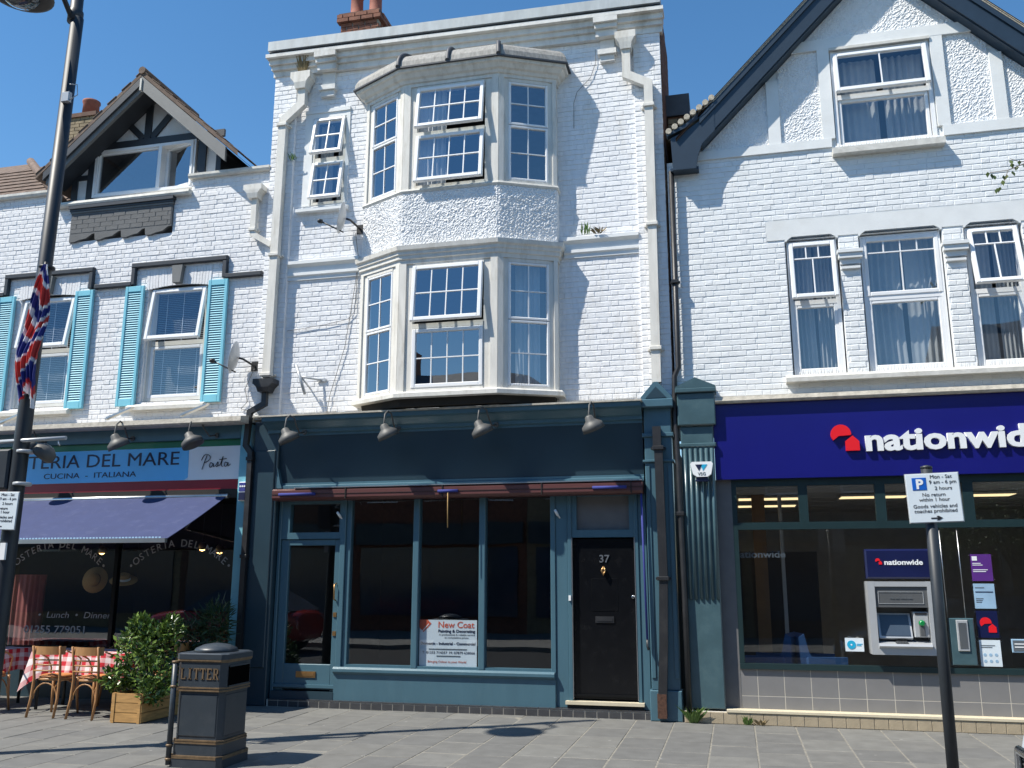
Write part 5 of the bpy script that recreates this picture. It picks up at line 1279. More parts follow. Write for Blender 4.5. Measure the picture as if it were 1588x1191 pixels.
# satellite dishes
def dish(x, y, z, lab):
    t = thing("satellite_dish", lab, "satellite dish", (x, 0, z)); c = Vector((x, y, z)); ax = Vector((-.93, -.30, .18)).normalized()
    MB().lathe(c, [(.0005, .0), (.08, .006), (.16, .025), (.235, .06), (.24, .066), (.235, .07), (.16, .036), (.08, .016), (.0005, .011)], 24, ax, caps=False).build("reflector", "steel_grey", t)
    MB().tube([c + ax * .02 + Vector((0, 0, -.22)), c + ax * .36 + Vector((0, 0, -.12))], .011, 8).build("feed_arm", "black_iron", t)
    MB().lathe(c + ax * .34 + Vector((0, 0, -.12)), [(.03, 0), (.035, .05), (.02, .07)], 10, ax).build("feed_horn", "black_iron", t)
    MB().tube([c - ax * .01, c - ax * .06 + Vector((0, .03, 0)), (x + .12, -.04, z - .07), (x + .12, -.0, z - .07)], .016, 8).box(x + .06, x + .18, -.02, .0, z - .14, z).build("wall_bracket", "black_iron", t)
dish(-6.94, -.30, 4.86, "grey satellite dish beside the restaurant's light blue shutter"); dish(-5.33, -.30, 6.88, "grey satellite dish under the small casement window, beside the roughcast bay")
t = thing("aerial_bracket", "empty grey aerial bracket on the white wall below the bay", "bracket", (-5.92, 0, 4.5))
MB().tube([(-6.04, -.22, 4.72), (-5.88, -.22, 4.28)], .022, 8).build("mast_stub", "steel_grey", t); MB().tube([(-5.94, -.21, 4.54), (-5.72, -.02, 4.52)], .014, 6).tube([(-5.95, -.21, 4.53), (-5.9, -.01, 4.40)], .012, 6).build("stay", "steel_grey", t); MB().box(-5.80, -5.66, -.03, -.012, 4.50, 4.545).build("wall_plate", "steel_grey", t)
# alarm boxes, cameras
t = thing("alarm_box", "shield-shaped white alarm box with blue emblem on the bank's reeded pilaster", "alarm box", (-.35, -.2, 2.95))
recalc(MB().prism([(-.49, 3.12), (-.46, 2.99), (-.41, 2.955), (-.28, 2.955), (-.235, 2.99), (-.21, 3.12), (-.23, 3.145), (-.47, 3.145)], -.26, -.16).build("box_body", "sign_white", t)); MB().prism([(-.44, 2.90), (-.26, 2.90), (-.285, 2.953), (-.41, 2.953)], -.24, -.17).build("strobe", "ink_navy", t)
recalc(MB().prism([(-.43, 3.11), (-.385, 3.03), (-.34, 3.11)], -.264, -.259).build("emblem", "ink_navy", t)); recalc(MB().prism([(-.36, 3.11), (-.335, 3.03), (-.28, 3.11)], -.264, -.259).build("emblem", "cyan", t)); text("lettering", "VSG", .055, -.40, -.262, 2.972, "ink_grey", t, .001, .001)
t = thing("alarm_box", "navy and white alarm box on the restaurant's light blue pilaster", "alarm box", (-6.82, -.15, 2.78))
MB().bbox(-6.86, -6.735, -.19, -.12, 2.78, 3.05, .012).build("box_body", "sign_white", t); MB().box(-6.85, -6.745, -.195, -.188, 2.79, 2.90).build("label_panel", "ink_navy", t); MB().box(-6.85, -6.745, -.195, -.188, 2.915, 3.04).build("label_panel", "blue_cloth", t)
for k in range(3): MB().lathe((-6.83 + k * .033, -.195, 2.985), [(.014, 0), (.014, .004)], 8, (0, -1, 0)).build("emblem", "sign_white", t)
for x, z, lab in ((-5.33, 2.55, "small white camera above the empty shop's glazed door"), (-2.24, 2.53, "small white camera on the post beside the black front door")):
    t = thing("security_camera", lab, "camera", (x, 0, z)); MB().tube([(x - .03, -.10, z + .05), (x, -.04, z - .02)], .018, 8).build("camera_body", "sign_white", t); MB().tube([(x, -.05, z - .01), (x + .02, -.01, z - .05)], .009, 6).build("mount", "sign_white", t)
# painter's poster
t = thing("window_poster", "white and orange decorator's poster inside the empty shop's middle window", "poster", (-3.77, .06, .54))
MB().box(-4.165, -3.365, .055, .062, .56, 1.155).build("sheet", "poster_white", t)
Y = .052
recalc(MB().prism([(-4.165, 1.155), (-4.165, 1.055), (-4.11, .995), (-4.0, 1.105), (-4.05, 1.155)], Y, .056).build("orange_shape", "ink_orange", t)); MB().prism([(-4.135, 1.005), (-4.128, .998), (-4.03, 1.10), (-4.037, 1.107)], Y - .002, .053).build("white_line", "sign_white", t)
for s_, sz, x, z, mt, wd in (("New Coat", .115, -3.90, 1.055, "ink_orange", .50), ("Painting & Decorating", .052, -3.90, .995, "ink_navy", .51), ("A professional & reliable service", .034, -3.89, .955, "ink_grey", .50), ("at competitive prices", .034, -3.81, .918, "ink_grey", .33), ("Domestic - Industrial - Commercial", .048, -4.145, .835, "ink_navy", .76), ("T: 01255 714257  M: 07879 638066", .044, -4.12, .72, "ink_navy", .73), ("Bringing Colour to your World", .040, -4.04, .605, "ink_orange", .53)):
    text("lettering", s_, sz, x, Y, z, mt, t, .0006, .0012 if sz > .045 else 0, width=wd)
for x0, z0, w_ in ((-4.03, .772, .53), (-3.92, .684, .33)): MB().box(x0, x0 + w_, Y - .001, .056, z0, z0 + .012).build("print_line", "ink_grey", t)
# loose cables on the brickwork
for lab, pts in (("thin grey cable looped on the white wall beside the bay roof", [(-1.62, -.03, 9.26), (-1.62, -.03, 9.05), (-1.70, -.03, 8.82), (-1.90, -.03, 8.62), (-1.95, -.03, 8.45), (-1.955, -.03, 8.05)]), ("thin grey cable hanging from the bay dish to the shop cornice", [(-5.28, -.03, 6.75), (-5.22, -.03, 6.35), (-5.26, -.03, 5.9), (-5.38, -.03, 5.0), (-5.58, -.03, 4.3), (-5.62, -.03, 4.0)]), ("grey cable run turning under the wall panel left of the bay", [(-6.32, -.03, 5.30), (-6.1, -.03, 5.32), (-5.7, -.03, 5.36), (-5.35, -.03, 5.42), (-5.25, -.03, 5.52), (-5.22, -.03, 6.3)]), ("white cable down the wall beside the off-white downpipe", [(-6.30, -.07, 7.25), (-6.32, -.07, 6.7), (-6.36, -.07, 6.3), (-6.40, -.075, 5.9)]), ("grey cable curling beneath the restaurant's satellite dish", [(-6.82, -.03, 4.75), (-6.95, -.03, 4.45), (-6.90, -.03, 4.25), (-7.0, -.03, 4.15), (-6.88, -.03, 4.12)])):
    q = []
    for a, c in zip(pts, pts[1:]):
        for k in range(4): q.append(Vector(a).lerp(Vector(c), k / 4))
    q.append(Vector(pts[-1])); tag(MB().tube(q, .0045, 6).build("cable", "cable_grey" if "white cable" not in lab else "sign_white"), lab, "cable")
# weeds
def tuft(x, y, z, h, n, mat, lab, seed, droop=.5):
    rr = random.Random(seed); b = MB()
    for k in range(n):
        a = rr.uniform(0, 6.283); l = h * rr.uniform(.4, 1); d = Vector((math.cos(a) * droop * l, -abs(math.sin(a)) * droop * l * .6, l)); p = Vector((x + rr.uniform(-.05, .05), y, z)); wv = Vector((math.sin(a), -.3, -math.cos(a) * .3)).normalized() * rr.uniform(.006, .016)
        m_ = p + d * .5 + Vector((0, 0, l * .12)); i = [b.P(p), b.P(m_ + wv), b.P(p + d), b.P(m_ - wv)]; b.f.append(i)
    return tag(b.build("weed", mat), lab, "weed")
tuft(-.58, -.22, 0, .22, 60, "weed_leaf", "leafy green weed at the foot of the black pipe by the bank", 1, .9); tuft(.05, -.22, 0, .12, 26, "weed_leaf", "small green weed at the start of the beige tiled plinth", 2); tuft(.2, -.23, 0, .09, 18, "dry_weed", "dry weed and litter against the beige tiled plinth", 3, 1.2)
tuft(-6.25, -.13, 9.42, .42, 50, "dry_weed", "dry brown weed growing from the hopper under the cornice", 4, .35); tuft(-1.80, -.09, 6.38, .20, 16, "weed_leaf", "green shoots on the string course right of the bay", 5, .25); tuft(-1.62, -.09, 6.38, .10, 24, "dry_weed", "dry weed lying on the string course near the shoots", 6, 1.5); tuft(-6.33, -.11, 8.0, .16, 14, "weed_leaf", "green weed on the wall beside the small casement windows", 7, .5)

# ================================================================== STREET
# lamp post with lantern
px, py = -7.20, -3.90
lp = thing("lamp_post", "tall dark lamp post carrying a bowl lantern, flag and parking plate", "lamp post", (px, py, 0))
MB().tube([(px - .10, py, 0), (px - .09, py, 1.0), (px - .045, py, 4.0), (px + .03, py, 8.1)], [.095, .088, .078, .070], 18).build("pole", "post_paint", lp)
MB().lathe((px, py, 8.05), [(.085, 0), (.085, .14), (.07, .16), (.065, .9), (.02, 1.0)], 16).build("pole_head", "post_paint", lp)
MB().tube([(px, py, 8.02), (px - .03, py - .20, 8.28), (px - .08, py - .42, 8.50), (px - .13, py - .60, 8.45), (px - .15, py - .66, 8.32)], .030, 10).build("lantern_arm", "post_paint", lp)
L0 = Vector((px - .15, py - .66, 7.99))
MB().lathe(L0, [(.06, .38), (.08, .34), (.10, .24), (.24, .13), (.33, .02), (.335, .0), (.31, .0), (.22, .10), (.06, .2)], 28).build("lantern_hood", "grey_shade", lp)
MB().lathe(L0, [(.20, .02), (.19, -.05), (.14, -.10), (.05, -.125), (.002, -.13)], 20, caps=False).build("lantern_bowl", "glass_bowl", lp)
MB().bbox(px + .02, px + .12, py - .10, py - .05, 6.98, 7.10, .006).tube([(px + .12, py - .08, 7.0), (px + .22, py - .08, 7.05), (px + .20, py - .08, 7.18), (px + .10, py - .08, 7.2)], .006, 5).build("sensor", "steel_grey", lp)
MB().tube([(px - .62, py - .05, 3.10), (px + .52, py - .05, 3.12)], .022, 8).build("banner_arm", "steel_grey", lp); MB().tube([(px + .43, py - .05, 3.11), (px + .44, py - .05, 3.06), (px + .455, py - .05, 3.04)], .008, 6).build("hook", "aluminium", lp)
MB().bbox(px - .36, px - .11, py - .10, py + .10, 2.60, 3.02, .02).build("feeder_box", "post_paint", lp)
for z in (2.64, 2.98): MB().lathe((px, py, z), [(.087, 0), (.094, .005), (.094, .03), (.087, .035)], 16).build("strap", "steel_grey", lp)
MB().lathe((px + .10, py + .1, 2.95), [(.10, 0), (.13, .03), (.12, .1), (.05, .15)], 14, (.6, .2, .8)).build("speaker_hood", "grey_shade", lp)
MB().box(px - .085, px - .02, py - .105, py - .08, 1.88, 2.05).build("sticker", "sign_white", lp)
# flag
def union(u, v):
    """colours of the bunched flag from its tie (u=0) to its hanging end (u=1)"""
    W_, R_, B_ = (.72, .72, .74), (.50, .035, .03), (.012, .022, .18)
    t_ = u + .055 * math.sin(v * 4.2 + u * 5)          # diagonal arms folded over each other
    for e_, c_ in ((.03, W_), (.10, B_), (.13, W_), (.25, R_), (.28, W_), (.36, B_), (.40, W_), (.47, R_), (.50, W_), (.61, B_), (.64, W_), (.78, R_), (.80, W_), (.93, B_), (.97, R_)):
        if t_ < e_: return c_
    return W_
fl = MB(); nu, nv = 90, 48; ids = []; colr = {}
rr = random.Random(4)
for i in range(nu + 1):
    u = i / nu
    for j in range(nv + 1):
        v = j / nv; drop = 1.50 * u
        wid = .05 + .25 * math.sin(min(1, u * 1.7) * 1.57) * (1 - .45 * max(0, u - .62) / .38)
        fold = math.sin(v * 3.3 * 6.283 + u * 4) * .055 * (.3 + u) + math.sin(v * 9 + u * 9) * .02
        x = px + .11 + (v - .68) * wid + .03 * math.sin(u * 7) - .02 * u; y = py - .115 - abs(fold) - .02 * math.sin(u * 11)
        z = 5.02 - drop + .12 * math.sin(v * 5 + u * 6) * u * .8
        k = fl.P((x, y, z)); ids.append(k); colr[k] = union(u, v)
for i in range(nu):
    for j in range(nv):
        fl.f.append([ids[i * (nv + 1) + j], ids[i * (nv + 1) + j + 1], ids[(i + 1) * (nv + 1) + j + 1], ids[(i + 1) * (nv + 1) + j]]); fl.sm.add(len(fl.f) - 1)
ft_ = thing("flag", "crumpled red, white and blue Union flag tied to the lamp post", "flag", (px, py, 4.3))
fo = fl.build("cloth", "flag_cloth", ft_)
ca = fo.data.attributes.new("col", 'FLOAT_COLOR', 'POINT')
for k, c_ in colr.items(): ca.data[k].color = (*c_, 1)
MB().tube([(px + .075, py - .10, 5.06), (px + .07, py - .10, 4.95)], .02, 6).lathe((px, py, 5.02), [(.085, 0), (.089, .004), (.089, .022), (.085, .026)], 14).build("tie", "black_iron", ft_)
# parking plates
def parking_plate(parent, cx, y, z0, w, h, arrow, roll=0.0):
    M = Matrix.Translation((cx, y, z0 + h / 2)) @ Matrix.Rotation(roll, 4, 'Y') @ Matrix.Diagonal((w / .4, 1, h / .4, 1))
    def rb(x0, x1, y0, y1, za, zb, c, name, mat):
        MB(M).bbox(x0, x1, y0, y1, za, zb, c).build(name, mat, parent)
    rb(-.2, .2, -.004, .004, -.2, .2, .003, "plate_back", "steel_grey"); rb(-.194, .194, -.007, -.003, -.194, .194, .002, "plate_face", "poster_white")
    rb(-.15, -.045, -.010, -.006, .065, .165, .001, "blue_square", "parking_blue")
    text("lettering", "P", .105, -.124, -.0115, .078, "sign_white", parent, .0006, .004, m=M)
    for s_, x, z in (("Mon - Sat", .065, .155), ("9 am - 6 pm", .075, .112), ("2 hours", .075, .062), ("No return", .0, .012), ("within 1 hour", .0, -.027), ("Goods vehicles and", .0, -.080), ("coaches prohibited", .0, -.118)):
        text("lettering", s_, .041, x, -.0085, z, "ink_black", parent, .0006, 0, 'CENTER', m=M)
    s = arrow
    recalc(MB(M).prism([(-.04 * s, -.168), (.01 * s, -.168), (.0 * s, -.180), (.018 * s, -.180), (.045 * s, -.163), (.018 * s, -.146), (.0, -.146), (.01 * s, -.158), (-.04 * s, -.158)], -.0095, -.0065).build("arrow", "ink_black", parent))
pk = thing("parking_sign", "white parking restriction plate with left arrow strapped to the lamp post", "sign", (px - .11, py - .12, 2.18))
parking_plate(pk, px - .105, py - .125, 2.18, .40, .39, -1, roll=rad(1.5))
sp = thing("parking_sign", "white parking restriction sign with right arrow on its own black post", "sign", (1.53, -4.0, 0))
MB().tube([(1.53, -4.0, 0), (1.545, -4.0, 2.57)], .044, 16).lathe((1.545, -4.0, 2.57), [(.046, 0), (.046, .02), (.01, .03)], 14).build("post", "post_paint", sp)
parking_plate(sp, 1.57, -4.055, 2.135, .405, .395, 1, roll=rad(-1.5))
for z in (2.2, 2.45): MB().lathe((1.543, -4.0, z), [(.045, 0), (.050, .003), (.050, .025), (.045, .028)], 14).build("clip", "steel_grey", sp)
# litter bin
bx, by = -4.905, -3.74
lb = thing("litter_bin", "dark square litter bin with gold bands and the word LITTER", "litter bin", (bx, by, 0))
def sq(b, lv):
    rings = [[b.P((bx + x, by + y, z)) for x, y in ((-r + c, -r), (r - c, -r), (r, -r + c), (r, r - c), (r - c, r), (-r + c, r), (-r, r - c), (-r, -r + c))] for z, r, c in lv]
    for r0, r1 in zip(rings, rings[1:]):
        for k in range(8): b.f.append([r0[k], r0[(k + 1) % 8], r1[(k + 1) % 8], r1[k]])
    b.f.append(rings[0][::-1]); b.f.append(rings[-1]); return b
sq(MB(), [(0, .27, .04), (.10, .27, .04), (.102, .255, .04), (.22, .255, .04), (.24, .24, .04), (.66, .24, .04), (.67, .255, .05), (.93, .255, .05)]).build("body", "bin_paint", lb)
sq(MB(), [(.955, .27, .05), (1.0, .27, .05), (1.01, .255, .06)]).build("lid", "bin_paint", lb)
MB().lathe((bx, by, 1.01), [(.21, 0), (.19, .035), (.12, .065), (.03, .078), (.002, .08)], 24).build("dome", "bin_paint", lb)
for z, r in ((.935, .262), (.955 - .008, .268), (.70, .262), (.675, .262), (.235, .26), (.215, .262), (.10, .275), (.085, .274)):
    sq(MB(), [(z - .007, r, .05), (z + .007, r, .05)]).build("gold_band", "gold_trim", lb)
MB().bbox(bx - .19, bx + .19, by - .247, by - .235, .27, .64, .006).build("panel", "bin_paint", lb); MB(Matrix.Translation((bx, by, 0)) @ Matrix.Rotation(rad(90), 4, 'Z') @ Matrix.Translation((-bx, -by, 0))).bbox(bx - .19, bx + .19, by - .247, by - .235, .27, .64, .006).build("panel", "bin_paint", lb)
MB().box(bx + .250, bx + .260, by - .19, by + .19, .72, .89).build("opening_plate", "bin_mouth_shade", lb); MB().box(bx + .25, bx + .264, by - .18, by + .18, .885, .90).box(bx + .25, bx + .264, by - .18, by + .18, .705, .72).build("opening_rim", "bin_paint", lb)  # solid plate, blackened in place of a shaded hole
for dx in (-1,): MB().tube([(bx - .262, by - .262, .02), (bx - .262, by - .262, .93)], .026, 10).build("hinge_post", "bin_paint", lb)
for z in (.18, .06, .70, .92): MB().lathe((bx - .262, by - .262, z), [(.030, 0), (.034, .01), (.030, .02)], 10).build("hinge_band", "gold_trim", lb)
# LITTER in serif capitals: stems, bars and little feet
def serif(ch_, x, z, h, w):
    s = w * .26; f = h * .07; bb = MB(); y0, y1 = by - .262, by - .252
    def r(x0, x1, z0, z1): bb.box(x + x0 * w, x + x1 * w, y0, y1, z + z0 * h, z + z1 * h)
    if ch_ == "L": r(.14, .36, .0, 1); r(.36, .9, 0, .09); r(.80, .9, .09, .26); r(.02, .48, .93, 1.0)
    if ch_ == "I": r(.36, .62, 0, 1); r(.2, .78, 0, .07); r(.2, .78, .93, 1)
    if ch_ == "T": r(.39, .62, 0, .91); r(.04, .96, .91, 1); r(.04, .13, .76, .91); r(.87, .96, .76, .91); r(.25, .76, 0, .06)
    if ch_ == "E": r(.14, .36, 0, 1); r(.36, .88, .91, 1); r(.36, .9, 0, .09); r(.36, .68, .46, .55); r(.80, .88, .78, .91); r(.82, .9, .09, .24); r(.02, .14, .93, 1); r(.02, .14, 0, .07)
    if ch_ == "R":
        r(.12, .34, 0, 1); r(.34, .68, .91, 1); r(.34, .68, .46, .55); r(.64, .84, .53, .93); r(.0, .46, 0, .06); r(.02, .12, .93, 1)
        i = [bb.P((x + a * w, yy, z + c * h)) for yy in (y0, y1) for a, c in ((.42, .47), (.62, .47), (1.0, 0), (.78, 0))]
        bb.f += [i[0:4], i[4:8][::-1]] + [[i[k], i[4 + k], i[4 + (k + 1) % 4], i[(k + 1) % 4]] for k in range(4)]
    bb.build("letter", "gold_trim", lb)
for k, ch_ in enumerate("LITTER"): serif(ch_, bx - .205 + k * .068, .775, .10, .064)
# ---- restaurant terrace
def chair0():
    t = thing("bentwood_chair", "", "chair", (0, 0, 0))
    for s in (-1, 1):
        MB().tube([(s * .19, -.25, 0), (s * .185, -.20, .22), (s * .18, -.185, .46), (s * .185, -.21, .66), (s * .19, -.25, .86)], [.016, .018, .018, .016, .014], 8).build("back_leg", "bentwood", t)
        MB().tube([(s * .19, .22, 0), (s * .175, .19, .25), (s * .17, .18, .45)], [.014, .018, .019], 8).build("front_leg", "bentwood", t)
    MB().lathe((0, 0, .435), [(.19, 0), (.21, .005), (.21, .03), (.19, .035)], 22).build("seat_ring", "bentwood", t)
    MB().lathe((0, 0, .47), [(.20, 0), (.205, .015), (.17, .03), (.05, .038), (.002, .038)], 22).build("cushion", "orange_seat", t)
    b = MB(); b.grid(14, 3, lambda u, v: (.225 * math.sin((u - .5) * 2.3) / math.sin(1.15), -.27 + .15 * (1 - math.cos((u - .5) * 2.3)) + 0, .755 + .10 * v)); b.grid(14, 3, lambda u, v: (.215 * math.sin((u - .5) * 2.3) / math.sin(1.15), -.255 + .15 * (1 - math.cos((u - .5) * 2.3)), .755 + .10 * v)); b.build("top_rail", "bentwood", t)
    for z in (.56, .63, .69): MB().tube([(-.185, -.205, z), (0, -.235, z), (.185, -.205, z)], .010, 6).build("back_slat", "bentwood", t)
    for s in (-1, 1): MB().tube([(s * .225, -.16, .80), (s * .25, .0, .74), (s * .24, .12, .68), (s * .20, .15, .56), (s * .19, .14, .46)], .011, 6).build("arm", "bentwood", t)
    q = []
    for k in range(13): a = math.pi * k / 12; q.append((-.165 * math.cos(a), -.19, .22 + .19 * math.sin(a)))
    MB().tube(q, .010, 6).build("brace", "bentwood", t); MB().tube([(x, .185, z) for x, y, z in q], .010, 6).build("brace", "bentwood", t)
    return t
C0 = chair0(); gch = "bentwood chairs at the restaurant tables"
for i, (x, y, rz, lab) in enumerate(((-8.50, -1.50, .05, "bentwood chair with orange seat, its back turned, at the middle of the gingham table"), (-7.90, -1.52, -.03, "bentwood chair with orange seat at the gingham table, beside the planter"), (-9.55, -1.50, .1, "bentwood chair with orange seat standing between the two gingham tables"), (-7.42, -.75, 1.75, "bentwood chair at the end of the gingham table, hidden behind the shrub"), (-8.3, -.10 - .35, 3.1, "bentwood chair on the window side of the gingham table"))):
    o = C0 if i == 0 else copy_tree(C0); o.location = (x, y, 0); o.rotation_euler = (0, 0, rz); o["label"] = lab; o["group"] = gch
def table(x0, x1, y0, y1, lab, clab, seed):
    t = thing("cafe_table", lab, "table", ((x0 + x1) / 2, (y0 + y1) / 2, 0), "restaurant tables on the pavement")
    MB().box(x0 + .01, x1 - .01, y0 + .01, y1 - .01, .70, .735).build("table_top", "bentwood", t)
    for x in (x0 + .08, x1 - .08):
        for y in (y0 + .08, y1 - .08): MB().tube([(x, y, 0), (x, y, .70)], .022, 8).build("leg", "black_iron", t)
    rr = random.Random(seed); b = MB()
    b.grid(8, 6, lambda u, v: (x0 - .006 + (x1 - x0 + .012) * u, y0 - .006 + (y1 - y0 + .012) * v, .742 + .003 * math.sin(u * 20)), uvf=lambda u, v: ((x1 - x0) * u, (y1 - y0) * v))
    cor = [(x0, y0), (x1, y0), (x1, y1), (x0, y1)]
    for k in range(4):
        a, c = Vector((*cor[k], 0)), Vector((*cor[(k + 1) % 4], 0)); L = (c - a).length; tt = (c - a).normalized(); n = Vector((tt.y, -tt.x, 0)); ph = rr.uniform(0, 6)
        def fn(u, v, a=a, tt=tt, n=n, L=L, ph=ph):
            edge = abs(u - .5) * 2; drop = .28 + .22 * edge ** 5
            w = (math.sin(u * L * 13 + ph) * .035 + math.sin(u * L * 29 + ph * 2) * .012) * v
            p = a + tt * (L * u) + n * (.008 + .03 * v + w + .05 * v * edge ** 8) + tt * ((u - .5) * .12 * v * edge ** 4); return (p.x, p.y, .742 - drop * v)
        b.grid(int(L * 36), 8, fn, uvf=lambda u, v, L=L, k=k: ((L * u if k % 2 == 0 else -.36 * v + .0), (-.36 * v if k % 2 == 0 else L * u)))
    o = b.build("tablecloth", "gingham"); tag(o, clab, "tablecloth", "gingham tablecloths")
table(-9.15, -7.72, -1.22, -.55, "long pavement table under gingham cloth behind the shrub planter", "red and white gingham cloth on the table beside the planter", 1)
table(-11.1, -9.72, -1.22, -.55, "pavement table under gingham cloth behind the lamp post", "red and white gingham cloth on the table behind the lamp post", 2)
# planter and plants
t = thing("planter", "pale wooden slatted planter box holding the glossy shrub", "planter", (-7.18, -1.5, 0))
for k in range(3):
    z0, z1 = .01 + k * .112, .115 + k * .112
    for a in ((-7.40, -6.98, -1.86, -1.835), (-7.40, -6.98, -1.125, -1.10), (-7.40, -7.375, -1.835, -1.125), (-7.005, -6.98, -1.835, -1.125)): box("plank", "planter_wood", t, a[0], a[1], a[2], a[3], z0, z1)
for x in (-7.385, -7.03):
    for y in (-1.868, -1.135): box("corner_batten", "planter_wood", t, x, x + .035, y, y + .04, 0, .345)
MB().box(-7.37, -7.01, -1.83, -1.13, .02, .30).build("soil", "soil", t)
def leafball(name, lab, cat, cx, cy, z0, blobs, n, ll, lw, mat, seed, stems=7, long=False, clip=None):
    rr = random.Random(seed); t = thing(name, lab, cat, (cx, cy, z0)); b = MB()
    for k in range(n):
        bl = rr.choice(blobs); 
        while True:
            v = Vector((rr.uniform(-1, 1), rr.uniform(-1, 1), rr.uniform(-1, 1)))
            if .25 < v.length < 1: break
        v = v.normalized() * (rr.uniform(.35, 1) ** .6) * rr.uniform(.75, 1.08)
        p = Vector((bl[0] + v.x * bl[3], bl[1] + v.y * bl[4], bl[2] + v.z * bl[5]))
        if clip and not clip(p): continue
        d = (v * .7 + Vector((rr.uniform(-1, 1), rr.uniform(-1, 1), rr.uniform(-.4, 1.0)))).normalized(); s = rr.uniform(.7, 1.25)
        w = d.cross(Vector((rr.uniform(-1, 1), rr.uniform(-1, 1), rr.uniform(-1, 1))))
        if w.length < .05: continue
        w = w.normalized() * lw * s * .5; up_ = w.cross(d).normalized() * lw * .18; e_ = d * ll * s
        i = [b.P(p), b.P(p + e_ * .45 + w + up_), b.P(p + e_), b.P(p + e_ * .45 - w + up_), b.P(p + e_ * .5)]
        b.f += [[i[0], i[1], i[4]], [i[1], i[2], i[4]], [i[2], i[3], i[4]], [i[3], i[0], i[4]]] if not long else [[i[0], i[1], i[2], i[3]]]
    b.build("foliage", mat, t)
    for k in range(stems):
        bl = blobs[k % len(blobs)]; q = Vector((bl[0] + rr.uniform(-.3, .3) * bl[3], bl[1] + rr.uniform(-.3, .3) * bl[4], bl[2] + .3 * bl[5])); a = Vector((cx + rr.uniform(-.08, .08), cy + rr.uniform(-.08, .08), z0))
        MB().tube([a, a.lerp(q, .5) + Vector((rr.uniform(-.04, .04), rr.uniform(-.04, .04), .03)), q], [.012, .009, .004], 6).build("stem", "bark", t)
    return t
leafball("laurel_shrub", "glossy green shrub filling the wooden planter", "shrub", -7.20, -1.5, .30, [(-7.30, -1.55, .62, .34, .36, .30), (-7.12, -1.45, .85, .30, .32, .28), (-7.42, -1.45, .85, .24, .28, .26), (-7.0, -1.6, .52, .26, .30, .24), (-7.40, -1.4, 1.08, .14, .16, .16), (-7.05, -1.3, 1.06, .16, .18, .18), (-7.5, -1.6, .48, .2, .26, .16), (-6.95, -1.7, .34, .18, .22, .14)], 3000, .080, .038, "laurel_leaf", 7)
t = leafball("leafy_pot_plant", "dark feathery plant standing in shade against the restaurant window", "plant", -6.98, -.55, .30, [(-7.0, -.55, .95, .30, .25, .40), (-6.85, -.55, 1.1, .22, .2, .28), (-7.15, -.6, .85, .22, .2, .3)], 900, .16, .022, "dark_leaf", 8, long=True)
MB().lathe((-6.98, -.55, 0), [(.13, 0), (.17, .30), (.18, .32), (.15, .32), (.14, .28)], 18).build("pot", "dark_grey_plastic", t)
